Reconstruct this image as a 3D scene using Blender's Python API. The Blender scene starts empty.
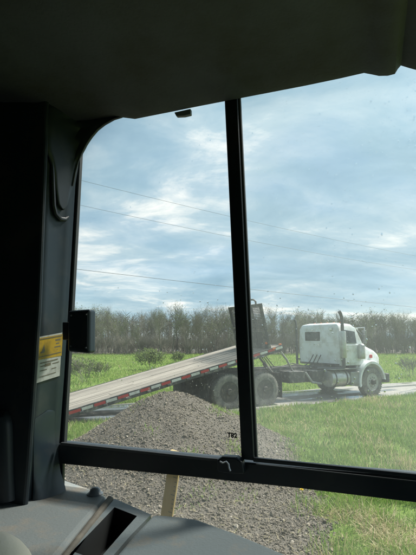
import bpy, math, random
import numpy as np
from mathutils import Vector, Matrix

random.seed(7)
RNG = np.random.default_rng(11)
R = math.radians
SC = bpy.context.scene
COL = SC.collection

# ------------------------------------------------------------------ camera
EYE = Vector((0.0, 0.0, 2.05))
FPX, CX, CY = 420.0, 208.0, 277.5           # focal length in photograph pixels
PITCH = math.atan(62.5 / FPX)
cam = bpy.data.cameras.new('camera')
cam.sensor_fit = 'VERTICAL'
cam.sensor_height = 24.0
cam.lens = 24.0 * FPX / 555.0
cam.clip_start, cam.clip_end = 0.02, 3000
camo = bpy.data.objects.new('camera', cam)
camo.location = EYE
camo.rotation_euler = (math.pi / 2 + PITCH, 0, 0)
COL.objects.link(camo)
SC.camera = camo

# ------------------------------------------------------------------ sky, sun, exposure
SUN_AZ, SUN_EL = R(62), R(52)               # azimuth measured from +Y towards +X
world = bpy.data.worlds.new('World')
SC.world = world
world.use_nodes = True
wn, wl = world.node_tree.nodes, world.node_tree.links
wn.clear()
def wnode(t, **kw):
    n = wn.new(t)
    for k, v in kw.items():
        setattr(n, k, v)
    return n
sky = wnode('ShaderNodeTexSky', sky_type='NISHITA', sun_disc=False)
sky.sun_elevation, sky.sun_rotation = SUN_EL, SUN_AZ
sky.air_density, sky.dust_density, sky.ozone_density = 1.0, 0.6, 1.2
bg_sky = wnode('ShaderNodeBackground'); bg_sky.inputs['Strength'].default_value = 0.10
wl.new(sky.outputs[0], bg_sky.inputs['Color'])
tc = wnode('ShaderNodeTexCoord')
sep = wnode('ShaderNodeSeparateXYZ'); wl.new(tc.outputs['Generated'], sep.inputs[0])
def wmath(op, a, b=None, clamp=False):
    n = wnode('ShaderNodeMath', operation=op); n.use_clamp = clamp
    for i, v in enumerate((a, b)):
        if v is None: continue
        if isinstance(v, (int, float)): n.inputs[i].default_value = v
        else: wl.new(v, n.inputs[i])
    return n.outputs[0]
zz = wmath('ADD', wmath('MAXIMUM', sep.outputs[2], 0.0), 0.20)
comb = wnode('ShaderNodeCombineXYZ')        # the cloud deck as a flat sheet overhead
wl.new(wmath('DIVIDE', sep.outputs[0], zz), comb.inputs[0])
wl.new(wmath('DIVIDE', sep.outputs[1], zz), comb.inputs[1])
def cloud_noise(scale, rot, stretch, detail, rough, dist, off):
    m = wnode('ShaderNodeMapping')
    m.inputs['Location'].default_value = (off, off * 0.7, 0)
    m.inputs['Rotation'].default_value = (0, 0, rot)
    m.inputs['Scale'].default_value = stretch
    wl.new(comb.outputs[0], m.inputs[0])
    n = wnode('ShaderNodeTexNoise')
    n.inputs['Scale'].default_value = scale
    n.inputs['Detail'].default_value = detail
    n.inputs['Roughness'].default_value = rough
    n.inputs['Distortion'].default_value = dist
    wl.new(m.outputs[0], n.inputs['Vector'])
    return n.outputs['Fac']
def wramp(src, stops):
    r = wnode('ShaderNodeValToRGB')
    e = r.color_ramp.elements
    while len(e) < len(stops): e.new(0.5)
    for el, (p, c) in zip(e, stops):
        el.position = p; el.color = (*c, 1)
    wl.new(src, r.inputs[0])
    return r.outputs[0]
nz1 = cloud_noise(0.95, R(-24), (0.8, 1.15, 1), 8, 0.58, 0.7, 3.1)
nz2 = cloud_noise(2.6, R(-30), (0.8, 1.3, 1), 7, 0.62, 0.6, 9.4)
mixn = wmath('ADD', wmath('MULTIPLY', nz1, 0.62), wmath('MULTIPLY', nz2, 0.38))
cl_col = wramp(mixn, [(0.36, (0.215, 0.345, 0.43)), (0.46, (0.29, 0.425, 0.505)),
                      (0.54, (0.41, 0.52, 0.575)), (0.62, (0.80, 0.80, 0.76))])
bg_cl = wnode('ShaderNodeBackground'); bg_cl.inputs['Strength'].default_value = 1.0
wl.new(cl_col, bg_cl.inputs['Color'])
# thin cloud scatters forward: the deck is brighter on the sun's side of the sky
dotn = wnode('ShaderNodeVectorMath', operation='DOT_PRODUCT')
wl.new(tc.outputs['Generated'], dotn.inputs[0])
dotn.inputs[1].default_value = (math.sin(SUN_AZ) * math.cos(SUN_EL), math.cos(SUN_AZ) * math.cos(SUN_EL), math.sin(SUN_EL))
fwd_sc = wmath('MULTIPLY', wmath('POWER', wmath('MAXIMUM', dotn.outputs['Value'], 0.0), 4.0), 0.45)
wl.new(wmath('ADD', fwd_sc, 0.80), bg_cl.inputs['Strength'])
cover = wramp(cloud_noise(0.7, R(-20), (0.8, 1.4, 1), 5, 0.5, 0.3, 21.0), [(0.34, (0.62,) * 3), (0.52, (0.97,) * 3)])
wm = wnode('ShaderNodeMixShader')
wl.new(cover, wm.inputs[0]); wl.new(bg_sky.outputs[0], wm.inputs[1]); wl.new(bg_cl.outputs[0], wm.inputs[2])
wo = wnode('ShaderNodeOutputWorld'); wl.new(wm.outputs[0], wo.inputs[0])

sl = bpy.data.lights.new('sun', 'SUN')
sl.energy, sl.angle, sl.color = 4.8, R(10), (1.0, 0.95, 0.87)
so = bpy.data.objects.new('sun', sl)
sd = Vector((math.sin(SUN_AZ) * math.cos(SUN_EL), math.cos(SUN_AZ) * math.cos(SUN_EL), math.sin(SUN_EL)))
so.rotation_euler = sd.to_track_quat('Z', 'Y').to_euler()
so.location = (20, 12, 30)
COL.objects.link(so)

SC.view_settings.view_transform = 'Standard'
SC.view_settings.look = 'None'
SC.view_settings.exposure = 0.85
SC.view_settings.gamma = 1.0
SC.view_settings.use_curve_mapping = False
SC.cycles.transparent_max_bounces = 24
SC.cycles.max_bounces = 8

# ------------------------------------------------------------------ helpers
FWD = Vector((0, math.cos(PITCH), math.sin(PITCH)))
UPV = Vector((0, -math.sin(PITCH), math.cos(PITCH)))
def ray(px, py):
    return FWD * FPX + Vector((1, 0, 0)) * (px - CX) + UPV * (CY - py)
def at(px, py, Y):
    d = ray(px, py); return EYE + d * (Y / d.y)
def hitz(px, py, z):
    d = ray(px, py); return EYE + d * ((z - EYE.z) / d.z)
WA, WB = Vector((-0.431, 1.24, 0)), Vector((0.456, 0.92, 0))     # the side window's plane in plan
WDIR = (WB - WA).normalized()
WN = Vector((-WDIR.y, WDIR.x, 0))                                # points outdoors
def hitw(px, py, off=0.0):
    d = ray(px, py); p0 = WA + WN * off
    return EYE + d * ((p0 - EYE).dot(WN) / d.dot(WN))

def tag(o, label=None, cat=None, group=None, kind=None):
    if label: o['label'] = label
    if cat: o['category'] = cat
    if group: o['group'] = group
    if kind: o['kind'] = kind
    return o
def empty(name, loc=(0, 0, 0), rz=0.0):
    o = bpy.data.objects.new(name, None); COL.objects.link(o)
    o.location = loc; o.rotation_euler = (0, 0, rz); o.empty_display_size = 0.2
    return o
class MB:
    def __init__(s): s.v = []; s.f = []
    def add(s, vs, fs):
        b = len(s.v); s.v += [tuple(v) for v in vs]; s.f += [tuple(i + b for i in f) for f in fs]; return s
    def box(s, x0, x1, y0, y1, z0, z1):
        return s.add([(x, y, z) for x in (x0, x1) for y in (y0, y1) for z in (z0, z1)],
                     [(0, 1, 3, 2), (4, 6, 7, 5), (0, 4, 5, 1), (2, 3, 7, 6), (0, 2, 6, 4), (1, 5, 7, 3)])
    def prism(s, poly, ext):
        poly = [Vector(p) for p in poly]; ext = Vector(ext); n = len(poly)
        nrm = Vector((0, 0, 0))
        for i in range(n): nrm += poly[i].cross(poly[(i + 1) % n])
        if nrm.dot(ext) > 0: poly = poly[::-1]
        return s.add(poly + [p + ext for p in poly],
                     [tuple(range(n)), tuple(range(2 * n - 1, n - 1, -1))] +
                     [(i, i + n, (i + 1) % n + n, (i + 1) % n) for i in range(n)])
    def tube(s, pts, rad, n=8, cap=True):
        pts = [Vector(p) for p in pts]
        if not isinstance(rad, (list, tuple)): rad = [rad] * len(pts)
        rings = []
        prev = None
        for i, p in enumerate(pts):
            t = (pts[min(i + 1, len(pts) - 1)] - pts[max(i - 1, 0)]).normalized()
            a = prev if prev is not None else (Vector((0, 0, 1)) if abs(t.z) < 0.9 else Vector((1, 0, 0)))
            a = (a - t * a.dot(t)).normalized(); prev = a
            b = t.cross(a)
            rings.append([p + (a * math.cos(2 * math.pi * k / n) + b * math.sin(2 * math.pi * k / n)) * rad[i] for k in range(n)])
        fs = []
        for i in range(len(pts) - 1):
            for k in range(n):
                k2 = (k + 1) % n
                fs.append((i * n + k, i * n + k2, (i + 1) * n + k2, (i + 1) * n + k))
        if cap:
            fs.append(tuple(range(n - 1, -1, -1))); fs.append(tuple((len(pts) - 1) * n + k for k in range(n)))
        return s.add([v for r in rings for v in r], fs)
    def lathe(s, prof, axis='y', n=32, c=(0, 0, 0)):
        # prof: (radius, along axis)
        vs = []
        for r, h in prof:
            for k in range(n):
                a = 2 * math.pi * k / n
                if axis == 'y': vs.append((c[0] + r * math.sin(a), c[1] + h, c[2] + r * math.cos(a)))
                elif axis == 'x': vs.append((c[0] + h, c[1] + r * math.cos(a), c[2] + r * math.sin(a)))
                else: vs.append((c[0] + r * math.cos(a), c[1] + r * math.sin(a), c[2] + h))
        fs = []
        for i in range(len(prof) - 1):
            for k in range(n):
                k2 = (k + 1) % n
                fs.append((i * n + k, i * n + k2, (i + 1) * n + k2, (i + 1) * n + k))
        if prof[0][0] > 1e-4: fs.append(tuple(range(n - 1, -1, -1)))
        if prof[-1][0] > 1e-4: fs.append(tuple((len(prof) - 1) * n + k for k in range(n)))
        return s.add(vs, fs)
    def build(s, name, mat, parent=None, bevel=0.0, smooth=False, seg=2):
        me = bpy.data.meshes.new(name)
        me.from_pydata(s.v, [], s.f); me.update()
        o = bpy.data.objects.new(name, me); COL.objects.link(o)
        me.materials.append(mat)
        if parent: o.parent = parent
        if bevel:
            b = o.modifiers.new('bevel', 'BEVEL'); b.width = bevel; b.segments = seg; b.limit_method = 'ANGLE'
            b.angle_limit = R(35)
        if smooth:
            me.polygons.foreach_set('use_smooth', [True] * len(me.polygons))
            try: me.set_sharp_from_angle(angle=R(42))
            except Exception: pass
        return o
def big_mesh(name, v, f, mat, attr=None, smooth=False):
    me = bpy.data.meshes.new(name)
    v = np.asarray(v, np.float32); f = np.asarray(f, np.int32)
    k = f.shape[1]
    me.vertices.add(len(v)); me.vertices.foreach_set('co', v.ravel())
    me.loops.add(f.size); me.loops.foreach_set('vertex_index', f.ravel())
    me.polygons.add(len(f)); me.polygons.foreach_set('loop_start', np.arange(0, f.size, k, dtype=np.int32))
    me.polygons.foreach_set('use_smooth', np.full(len(f), smooth))
    if attr is not None:
        a = me.attributes.new('tint', 'FLOAT', 'FACE'); a.data.foreach_set('value', np.asarray(attr, np.float32))
    me.update(calc_edges=True); me.validate()
    me.materials.append(mat)
    return me
def link(name, me, parent=None):
    o = bpy.data.objects.new(name, me); COL.objects.link(o)
    if parent: o.parent = parent
    return o

# ------------------------------------------------------------------ materials
class NT:
    def __init__(s, name):
        s.m = bpy.data.materials.new(name); s.m.use_nodes = True
        s.n, s.l = s.m.node_tree.nodes, s.m.node_tree.links
        s.b = s.n['Principled BSDF']; s.out = s.n['Material Output']
    def node(s, t, **kw):
        n = s.n.new(t)
        for k, v in kw.items(): setattr(n, k, v)
        return n
    def put(s, node, key, v):
        if isinstance(v, (int, float)): node.inputs[key].default_value = v
        elif isinstance(v, tuple): node.inputs[key].default_value = (*v, 1) if len(v) == 3 else v
        else: s.l.new(v, node.inputs[key])
    def coord(s, which='Object', scale=(1, 1, 1)):
        t = s.node('ShaderNodeTexCoord'); m = s.node('ShaderNodeMapping')
        m.inputs['Scale'].default_value = scale
        s.l.new(t.outputs[which], m.inputs[0]); return m.outputs[0]
    def noise(s, scale, detail=4, rough=0.55, vec=None, dist=0.0):
        n = s.node('ShaderNodeTexNoise')
        n.inputs['Scale'].default_value = scale; n.inputs['Detail'].default_value = detail
        n.inputs['Roughness'].default_value = rough; n.inputs['Distortion'].default_value = dist
        if vec is not None: s.l.new(vec, n.inputs['Vector'])
        return n.outputs['Fac']
    def ramp(s, src, stops):
        r = s.node('ShaderNodeValToRGB'); e = r.color_ramp.elements
        while len(e) < len(stops): e.new(0.5)
        for el, (p, c) in zip(e, stops):
            el.position = p; el.color = (*c, 1) if isinstance(c, tuple) else (c, c, c, 1)
        s.l.new(src, r.inputs[0]); return r.outputs[0]
    def mix(s, fac, a, b, blend='MIX'):
        m = s.node('ShaderNodeMix', data_type='RGBA', blend_type=blend)
        s.put(m, 0, fac); s.put(m, 6, a); s.put(m, 7, b); return m.outputs[2]
    def math(s, op, a, b, clamp=False):
        m = s.node('ShaderNodeMath', operation=op); m.use_clamp = clamp
        s.put(m, 0, a); s.put(m, 1, b); return m.outputs[0]
    def bump(s, h, strength=0.3, dist=0.01):
        b = s.node('ShaderNodeBump'); b.inputs['Strength'].default_value = strength; b.inputs['Distance'].default_value = dist
        s.l.new(h, b.inputs['Height']); s.l.new(b.outputs[0], s.b.inputs['Normal'])

def paint(name, c, rough=0.5, metal=0.0, dirt=None, dscale=4.0, damt=(0.45, 0.7), bump=0.0, bscale=60, spec=0.5):
    t = NT(name); v = t.coord()
    col = c
    nz = t.noise(dscale, 8, 0.65, v)
    if dirt:
        col = t.mix(t.ramp(nz, [(damt[0], 0.0), (damt[1], 1.0)]), c, dirt)
    else:
        col = t.mix(nz, tuple(x * 0.82 for x in c), tuple(min(1, x * 1.18) for x in c))
    t.put(t.b, 'Base Color', col); t.put(t.b, 'Metallic', metal)
    t.put(t.b, 'Specular IOR Level', spec)
    t.put(t.b, 'Roughness', t.math('ADD', t.math('MULTIPLY', nz, 0.25), rough - 0.12, True))
    if bump: t.bump(t.noise(bscale, 5, 0.6, v), bump, 0.004)
    return t.m

DUST = (0.27, 0.245, 0.20)
M = {}
M['black_trim'] = paint('black_trim', (0.015, 0.024, 0.031), 0.42, dirt=(0.05, 0.05, 0.047), dscale=7, damt=(0.52, 0.8), bump=0.05)
M['pillar_paint'] = paint('pillar_paint', (0.020, 0.033, 0.043), 0.33, dirt=(0.05, 0.056, 0.058), dscale=9, damt=(0.5, 0.75), bump=0.05, bscale=30)
M['frame_black'] = paint('frame_black', (0.008, 0.013, 0.018), 0.42, dirt=(0.03, 0.031, 0.03), dscale=14, damt=(0.55, 0.8))
M['seal'] = paint('seal', (0.05, 0.055, 0.058), 0.55)
M['clip'] = paint('clip', (0.15, 0.17, 0.19), 0.4, dirt=(0.24, 0.22, 0.18), dscale=30)
M['liner'] = paint('liner', (0.078, 0.085, 0.095), 0.75, dirt=(0.055, 0.054, 0.048), dscale=4, damt=(0.42, 0.7), bump=0.25, bscale=140)
M['console'] = paint('console', (0.19, 0.215, 0.215), 0.6, dirt=(0.27, 0.24, 0.195), dscale=8, damt=(0.48, 0.66), bump=0.3, bscale=160)
M['console2'] = paint('console_panel', (0.165, 0.195, 0.20), 0.48, dirt=(0.24, 0.22, 0.18), dscale=14, damt=(0.55, 0.72), bump=0.25, bscale=190)
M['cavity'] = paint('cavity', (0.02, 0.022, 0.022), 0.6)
M['strip'] = paint('strip', (0.12, 0.11, 0.09), 0.8, dirt=(0.2, 0.18, 0.14), dscale=22)
M['beige'] = paint('beige_vinyl', (0.72, 0.65, 0.53), 0.6, bump=0.2, bscale=120)
M['sticker_y'] = paint('sticker_yellow', (0.50, 0.32, 0.02), 0.45, dirt=(0.3, 0.2, 0.03), dscale=40)
M['sticker_w'] = paint('sticker_white', (0.50, 0.52, 0.47), 0.5, dirt=(0.28, 0.28, 0.25), dscale=45, damt=(0.5, 0.72))
M['ink'] = paint('ink', (0.02, 0.02, 0.02), 0.5)
M['ink_soft'] = paint('ink_soft', (0.16, 0.14, 0.09), 0.5)
M['chrome'] = paint('chrome', (0.6, 0.6, 0.6), 0.25, metal=1.0)
M['white'] = paint('truck_white', (0.72, 0.75, 0.75), 0.35, dirt=(0.44, 0.41, 0.34), dscale=3.2, damt=(0.46, 0.74))
M['steel'] = paint('truck_steel', (0.045, 0.045, 0.043), 0.6, dirt=DUST, dscale=6, damt=(0.5, 0.75))
M['grey_steel'] = paint('grey_steel', (0.30, 0.31, 0.30), 0.5, dirt=(0.22, 0.2, 0.16), dscale=5, metal=0.3)
M['alu'] = paint('tank_aluminium', (0.52, 0.53, 0.51), 0.38, metal=0.6, dirt=(0.36, 0.33, 0.27), dscale=4, damt=(0.42, 0.7))
M['tyre'] = paint('tyre_rubber', (0.07, 0.068, 0.063), 0.85, dirt=(0.24, 0.225, 0.19), dscale=5, damt=(0.34, 0.62), bump=0.3, bscale=40)
M['rim'] = paint('rim', (0.05, 0.045, 0.038), 0.6, dirt=(0.15, 0.125, 0.09), dscale=11, damt=(0.5, 0.7))
M['rim_light'] = paint('rim_light', (0.42, 0.42, 0.39), 0.5, dirt=(0.3, 0.27, 0.22), dscale=8, damt=(0.45, 0.7), metal=0.2)
M['rubber'] = paint('rubber', (0.03, 0.03, 0.03), 0.75, dirt=DUST, dscale=6, damt=(0.5, 0.8))
M['red'] = paint('tape_red', (0.45, 0.035, 0.03), 0.45, dirt=(0.3, 0.15, 0.11), dscale=9, damt=(0.55, 0.8))
M['tapew'] = paint('tape_white', (0.62, 0.62, 0.58), 0.45, dirt=(0.42, 0.38, 0.32), dscale=9)
M['amber'] = paint('amber_lens', (0.62, 0.14, 0.02), 0.3)
M['redlens'] = paint('red_lens', (0.55, 0.02, 0.03), 0.3)
M['stack'] = paint('stack_pipe', (0.10, 0.10, 0.10), 0.4, metal=0.6)
M['wood_pole'] = paint('pole_wood', (0.14, 0.115, 0.09), 0.85)
M['wire'] = paint('wire', (0.12, 0.13, 0.135), 0.5)
M['petal'] = paint('petal', (0.75, 0.55, 0.02), 0.6)
M['stem'] = paint('stem', (0.08, 0.14, 0.03), 0.6)

def wood(name, c1, c2, sc):
    t = NT(name); v = t.coord(scale=sc)
    oi = t.node('ShaderNodeObjectInfo')
    add = t.node('ShaderNodeVectorMath', operation='ADD'); t.l.new(v, add.inputs[0]); t.l.new(oi.outputs['Random'], add.inputs[1])
    n1 = t.noise(6, 8, 0.7, add.outputs[0], 0.4)
    n2 = t.noise(1.6, 5, 0.6, t.coord())
    c = t.mix(t.ramp(n1, [(0.35, 0.0), (0.68, 1.0)]), c1, c2)
    c = t.mix(t.ramp(n2, [(0.42, 0.0), (0.7, 0.6)]), c, (0.30, 0.27, 0.22))
    c = t.mix(t.math('MULTIPLY', oi.outputs['Random'], 0.6), c, tuple(x * 0.6 for x in c1))
    t.put(t.b, 'Base Color', c); t.put(t.b, 'Roughness', 0.8)
    t.bump(n1, 0.5, 0.004)
    return t.m
M['deck'] = wood('deck_wood', (0.20, 0.17, 0.135), (0.46, 0.41, 0.34), (0.4, 4, 4))
M['stake'] = wood('stake_wood', (0.56, 0.38, 0.16), (0.72, 0.54, 0.27), (6, 6, 0.5))

# glass with a thin film of dust: mostly clear, a little of it scatters the daylight
def glass(name, film, spec=0.5, blotch=0.5):
    t = NT(name); t.n.remove(t.b)
    tr = t.node('ShaderNodeBsdfTransparent'); tr.inputs[0].default_value = (0.965, 0.98, 0.98, 1)
    tl = t.node('ShaderNodeBsdfTranslucent'); tl.inputs[0].default_value = (0.80, 0.86, 0.86, 1)
    df = t.node('ShaderNodeBsdfDiffuse'); df.inputs[0].default_value = (0.5, 0.5, 0.48, 1)
    gl = t.node('ShaderNodeBsdfGlossy'); gl.inputs['Roughness'].default_value = 0.02
    v = t.coord()
    sm = t.noise(5, 7, 0.65, v)
    sp = t.noise(150, 3, 0.5, v)
    f = t.math('MULTIPLY', t.ramp(sm, [(0.3, 1 - blotch), (0.75, 1 + blotch if blotch < 0 else 1.0)]), film)
    f = t.math('ADD', f, t.math('MULTIPLY', t.ramp(sp, [(0.66, 0.0), (0.74, 1.0)]), film * 0.9))
    mx = t.node('ShaderNodeMixShader'); mx.inputs[0].default_value = 0.3
    t.l.new(tl.outputs[0], mx.inputs[1]); t.l.new(df.outputs[0], mx.inputs[2])
    m1 = t.node('ShaderNodeMixShader'); t.l.new(f, m1.inputs[0]); t.l.new(tr.outputs[0], m1.inputs[1]); t.l.new(mx.outputs[0], m1.inputs[2])
    fr = t.node('ShaderNodeFresnel'); fr.inputs[0].default_value = 1.45
    m2 = t.node('ShaderNodeMixShader'); t.l.new(t.math('MULTIPLY', fr.outputs[0], spec), m2.inputs[0])
    t.l.new(m1.outputs[0], m2.inputs[1]); t.l.new(gl.outputs[0], m2.inputs[2])
    t.l.new(m2.outputs[0], t.out.inputs[0])
    return t.m
M['glass_a'] = glass('cab_glass_left', 0.04)
M['glass_b'] = glass('cab_glass_right', 0.11)
M['glass_c'] = glass('cab_glass_lower', 0.04)
M['truck_glass'] = glass('truck_glass', 0.10, 1.0)
def drop_mat():
    t = NT('raindrop'); b = t.b
    b.inputs['Base Color'].default_value = (0.97, 0.99, 1, 1); b.inputs['Roughness'].default_value = 0.03
    b.inputs['Transmission Weight'].default_value = 1.0; b.inputs['IOR'].default_value = 1.33
    return t.m
M['drop'] = drop_mat()

# ------------------------------------------------------------------ truck frame of reference (near rear wheel's outer face)
TO = Vector((0.64, 12.85, 0)); TA = math.atan2(0.488, 0.873)
TS = Vector((math.cos(TA), math.sin(TA), 0)); TT = Vector((-math.sin(TA), math.cos(TA), 0))
def st(x, y):
    dx, dy = x - TO.x, y - TO.y
    return dx * TS.x + dy * TS.y, dx * TT.x + dy * TT.y

def vnoise(x, y, seed=0):
    # smooth value noise, vectorised
    x = np.asarray(x, float); y = np.asarray(y, float)
    xi, yi = np.floor(x).astype(int), np.floor(y).astype(int)
    fx, fy = x - xi, y - yi
    fx = fx * fx * (3 - 2 * fx); fy = fy * fy * (3 - 2 * fy)
    def h(a, b):
        n = (a * 374761393 + b * 668265263 + seed * 1442695041) & 0xffffffff
        n = ((n ^ (n >> 13)) * 1274126177) & 0xffffffff
        return ((n ^ (n >> 16)) & 0xffff) / 65535.0
    return (h(xi, yi) * (1 - fx) + h(xi + 1, yi) * fx) * (1 - fy) + (h(xi, yi + 1) * (1 - fx) + h(xi + 1, yi + 1) * fx) * fy
def fbm(x, y, seed=0, o=4):
    s = 0; a = 0.5
    for i in range(o):
        s = s + a * vnoise(x * 2 ** i, y * 2 ** i, seed + i); a *= 0.5
    return s

MCX, MCY = -0.75, 8.35
def mound_h(x, y):
    x = np.asarray(x, float); y = np.asarray(y, float)
    ax = np.where(x < MCX, 1.95, 2.45); ay = np.where(y < MCY, 2.7, 2.2)
    r = np.sqrt(((x - MCX) / ax) ** 2 + ((y - MCY) / ay) ** 2) + 0.10 * (fbm(x * 1.3, y * 1.3, 5) - 0.47)
    h = 1.13 * (np.sqrt(np.maximum(1.06 - r, 0) ** 2 + 0.0) ) 
    h = np.where(r < 0.28, 1.13 * (1.06 - 0.14 - r * r / 0.56), h)
    h = h * 0.95 * (1 + 0.22 * (fbm(x * 0.8, y * 0.8, 41) - 0.47)) + (h > 0.02) * 0.10 * (fbm(x * 3, y * 3, 8) - 0.47)
    return np.maximum(h, 0)
def gravel_edge(y):
    return np.interp(y, [3, 4, 5.1, 6.6, 8.6, 10, 12], [0.75, 0.85, 1.30, 1.45, 1.55, 1.2, 0.9])
def gravel_mask(x, y):
    # 1 on the gravel yard, 0 on grass
    x = np.asarray(x, float); y = np.asarray(y, float)
    n = 0.9 * (fbm(x * 1.1, y * 1.1, 3) - 0.47) + 0.35 * (fbm(x * 5, y * 5, 4) - 0.47)
    right = gravel_edge(y) - x + n
    left = np.where(y > 8.2, x + 2.45 - 0.25 * (y - 8.2) + n * 0.4, 9.0)
    back = 10.9 - y + n
    return np.clip(0.5 + 1.3 * np.minimum(np.minimum(right, left), back), 0, 1)

# ------------------------------------------------------------------ ground
def ground_mat():
    t = NT('ground'); v = t.coord('Object')
    n1 = t.noise(0.35, 5, 0.6, v); n2 = t.noise(7, 6, 0.7, v); n3 = t.noise(60, 4, 0.7, v)
    g = t.mix(t.ramp(n1, [(0.35, 0.0), (0.65, 1.0)]), (0.15, 0.235, 0.045), (0.19, 0.27, 0.058))
    g = t.mix(t.ramp(n2, [(0.42, 0.0), (0.68, 0.7)]), g, (0.17, 0.185, 0.075))
    g = t.mix(t.ramp(n3, [(0.3, 0.0), (0.7, 1.0)]), t.mix(0.5, g, (0.05, 0.09, 0.02)), g)
    t.put(t.b, 'Base Color', g); t.put(t.b, 'Roughness', 0.95); t.put(t.b, 'Specular IOR Level', 0.1)
    t.bump(n2, 0.6, 0.08)
    return t.m
def gravel_mat(name, c1, c2):
    t = NT(name); v = t.coord('Object')
    n2 = t.noise(2.2, 6, 0.65, v); n3 = t.noise(45, 6, 0.75, v)
    vo = t.node('ShaderNodeTexVoronoi'); vo.inputs['Scale'].default_value = 38; t.l.new(v, vo.inputs['Vector'])
    c = t.mix(vo.outputs['Color'], c1, c2)
    c = t.mix(t.ramp(n2, [(0.4, 0.0), (0.7, 1.0)]), c, tuple(x * 0.75 for x in c1))
    c = t.mix(t.ramp(n3, [(0.3, 0.0), (0.75, 1.0)]), tuple(x * 0.6 for x in c1), c)
    t.put(t.b, 'Base Color', c); t.put(t.b, 'Roughness', 0.9)
    t.bump(t.math('SUBTRACT', n3, vo.outputs['Distance']), 0.8, 0.02)
    return t.m
M['ground'] = ground_mat()
M['gravel'] = gravel_mat('gravel', (0.145, 0.124, 0.095), (0.24, 0.21, 0.168))
def stone_mat():
    t = NT('stone'); a = t.node('ShaderNodeAttribute', attribute_name='tint')
    c = t.ramp(a.outputs['Fac'], [(0.0, (0.10, 0.08, 0.056)), (0.45, (0.165, 0.137, 0.10)), (0.8, (0.235, 0.198, 0.15)), (1.0, (0.42, 0.37, 0.30))])
    t.put(t.b, 'Base Color', c); t.put(t.b, 'Roughness', 0.8); return t.m
M['stone'] = stone_mat()
def blade_mat(name, stops):
    t = NT(name); a = t.node('ShaderNodeAttribute', attribute_name='tint')
    c = t.ramp(a.outputs['Fac'], stops)
    t.put(t.b, 'Base Color', c); t.put(t.b, 'Roughness', 0.55); t.put(t.b, 'Specular IOR Level', 0.3)
    tl = t.node('ShaderNodeBsdfTranslucent'); t.l.new(c, tl.inputs[0])
    m = t.node('ShaderNodeMixShader'); m.inputs[0].default_value = 0.42
    t.l.new(t.b.outputs[0], m.inputs[1]); t.l.new(tl.outputs[0], m.inputs[2]); t.l.new(m.outputs[0], t.out.inputs[0])
    return t.m
M['grass'] = blade_mat('grass', [(0.0, (0.11, 0.19, 0.04)), (0.45, (0.21, 0.32, 0.07)), (0.8, (0.32, 0.41, 0.11)),
                                 (0.86, (0.38, 0.34, 0.17)), (1.0, (0.56, 0.47, 0.28))])
M['leaf'] = blade_mat('leaf', [(0.0, (0.10, 0.15, 0.04)), (1.0, (0.22, 0.27, 0.09))])

gv = MB().add([(-900, -300, 0), (900, -300, 0), (900, 1500, 0), (-900, 1500, 0)], [(0, 1, 2, 3)])
tag(gv.build('ground', M['ground']), 'bright green spring field reaching back to the bare woods', 'field', kind='structure')

# road, wet and puddled, running under the truck
def road_mat():
    t = NT('road'); v = t.coord('Object')
    n1 = t.noise(0.9, 5, 0.6, t.coord('Object', (0.35, 1.6, 1)), 0.6); n3 = t.noise(50, 5, 0.7, v); n2 = t.noise(5, 5, 0.6, v)
    wet = t.ramp(n1, [(0.44, 0.0), (0.56, 1.0)])
    c = t.mix(t.ramp(n3, [(0.3, 0.0), (0.7, 1.0)]), (0.24, 0.225, 0.195), (0.37, 0.35, 0.31))
    c = t.mix(t.ramp(n2, [(0.4, 0.0), (0.7, 0.6)]), c, (0.2, 0.185, 0.155))
    c = t.mix(t.math('MULTIPLY', wet, 0.5), c, (0.11, 0.105, 0.095))
    t.put(t.b, 'Base Color', c)
    t.put(t.b, 'Roughness', t.ramp(wet, [(0.0, 0.75), (1.0, 0.07)]))
    bm = t.math('MULTIPLY', n3, t.ramp(wet, [(0.0, 1.0), (1.0, 0.03)]))
    t.bump(bm, 0.5, 0.02)
    return t.m
M['road'] = road_mat()
rd = MB(); N = 160
for i in range(N + 1):
    s = -45 + 120 * i / N
    a = 0.02 + 0.35 * (float(fbm(s * 0.5, 1.7, 2)) - 0.47) - 0.42 * (1 if s > -1 else max(0, 1 + (s + 1) * 0.5))
    b = 2.75 + 0.5 * (float(fbm(s * 0.4, 7.7, 3)) - 0.47)
    for k in range(5):
        t_ = a + (b - a) * k / 4
        rd.v.append((s, t_, 0.012 + 0.02 * math.sin(math.pi * k / 4)))
for i in range(N):
    for k in range(4):
        q = i * 5 + k
        rd.f.append((q, q + 5, q + 6, q + 1))
rdo = rd.build('road', M['road'], smooth=True)
rdo.location = TO; rdo.rotation_euler = (0, 0, TA)
tag(rdo, 'wet puddled gravel road under the truck', 'road', kind='structure')

# gravel yard + mound: one relief sheet
gx, gy = np.meshgrid(np.linspace(-7, 3.2, 150), np.linspace(-3, 11.6, 210))
mk = gravel_mask(gx, gy)
gz = np.where(mk > 0.5, 0.012, -0.03) + mound_h(gx, gy) * np.clip(mk * 2, 0, 1) + 0.035 * (fbm(gx * 2, gy * 2, 9) - 0.47) * (mk > 0.5) + 0.015 * (mk > 0.5)
vv = np.stack([gx.ravel(), gy.ravel(), gz.ravel()], 1)
ny, nx = gx.shape
ii = (np.arange(ny - 1)[:, None] * nx + np.arange(nx - 1)[None, :]).ravel()
ff = np.stack([ii, ii + 1, ii + nx + 1, ii + nx], 1)
me = big_mesh('gravel_mound', vv, ff, M['gravel'], smooth=True)
tag(link('gravel_mound', me), 'heaped mound and yard of grey brown gravel beside the cab', 'gravel', kind='structure')

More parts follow.
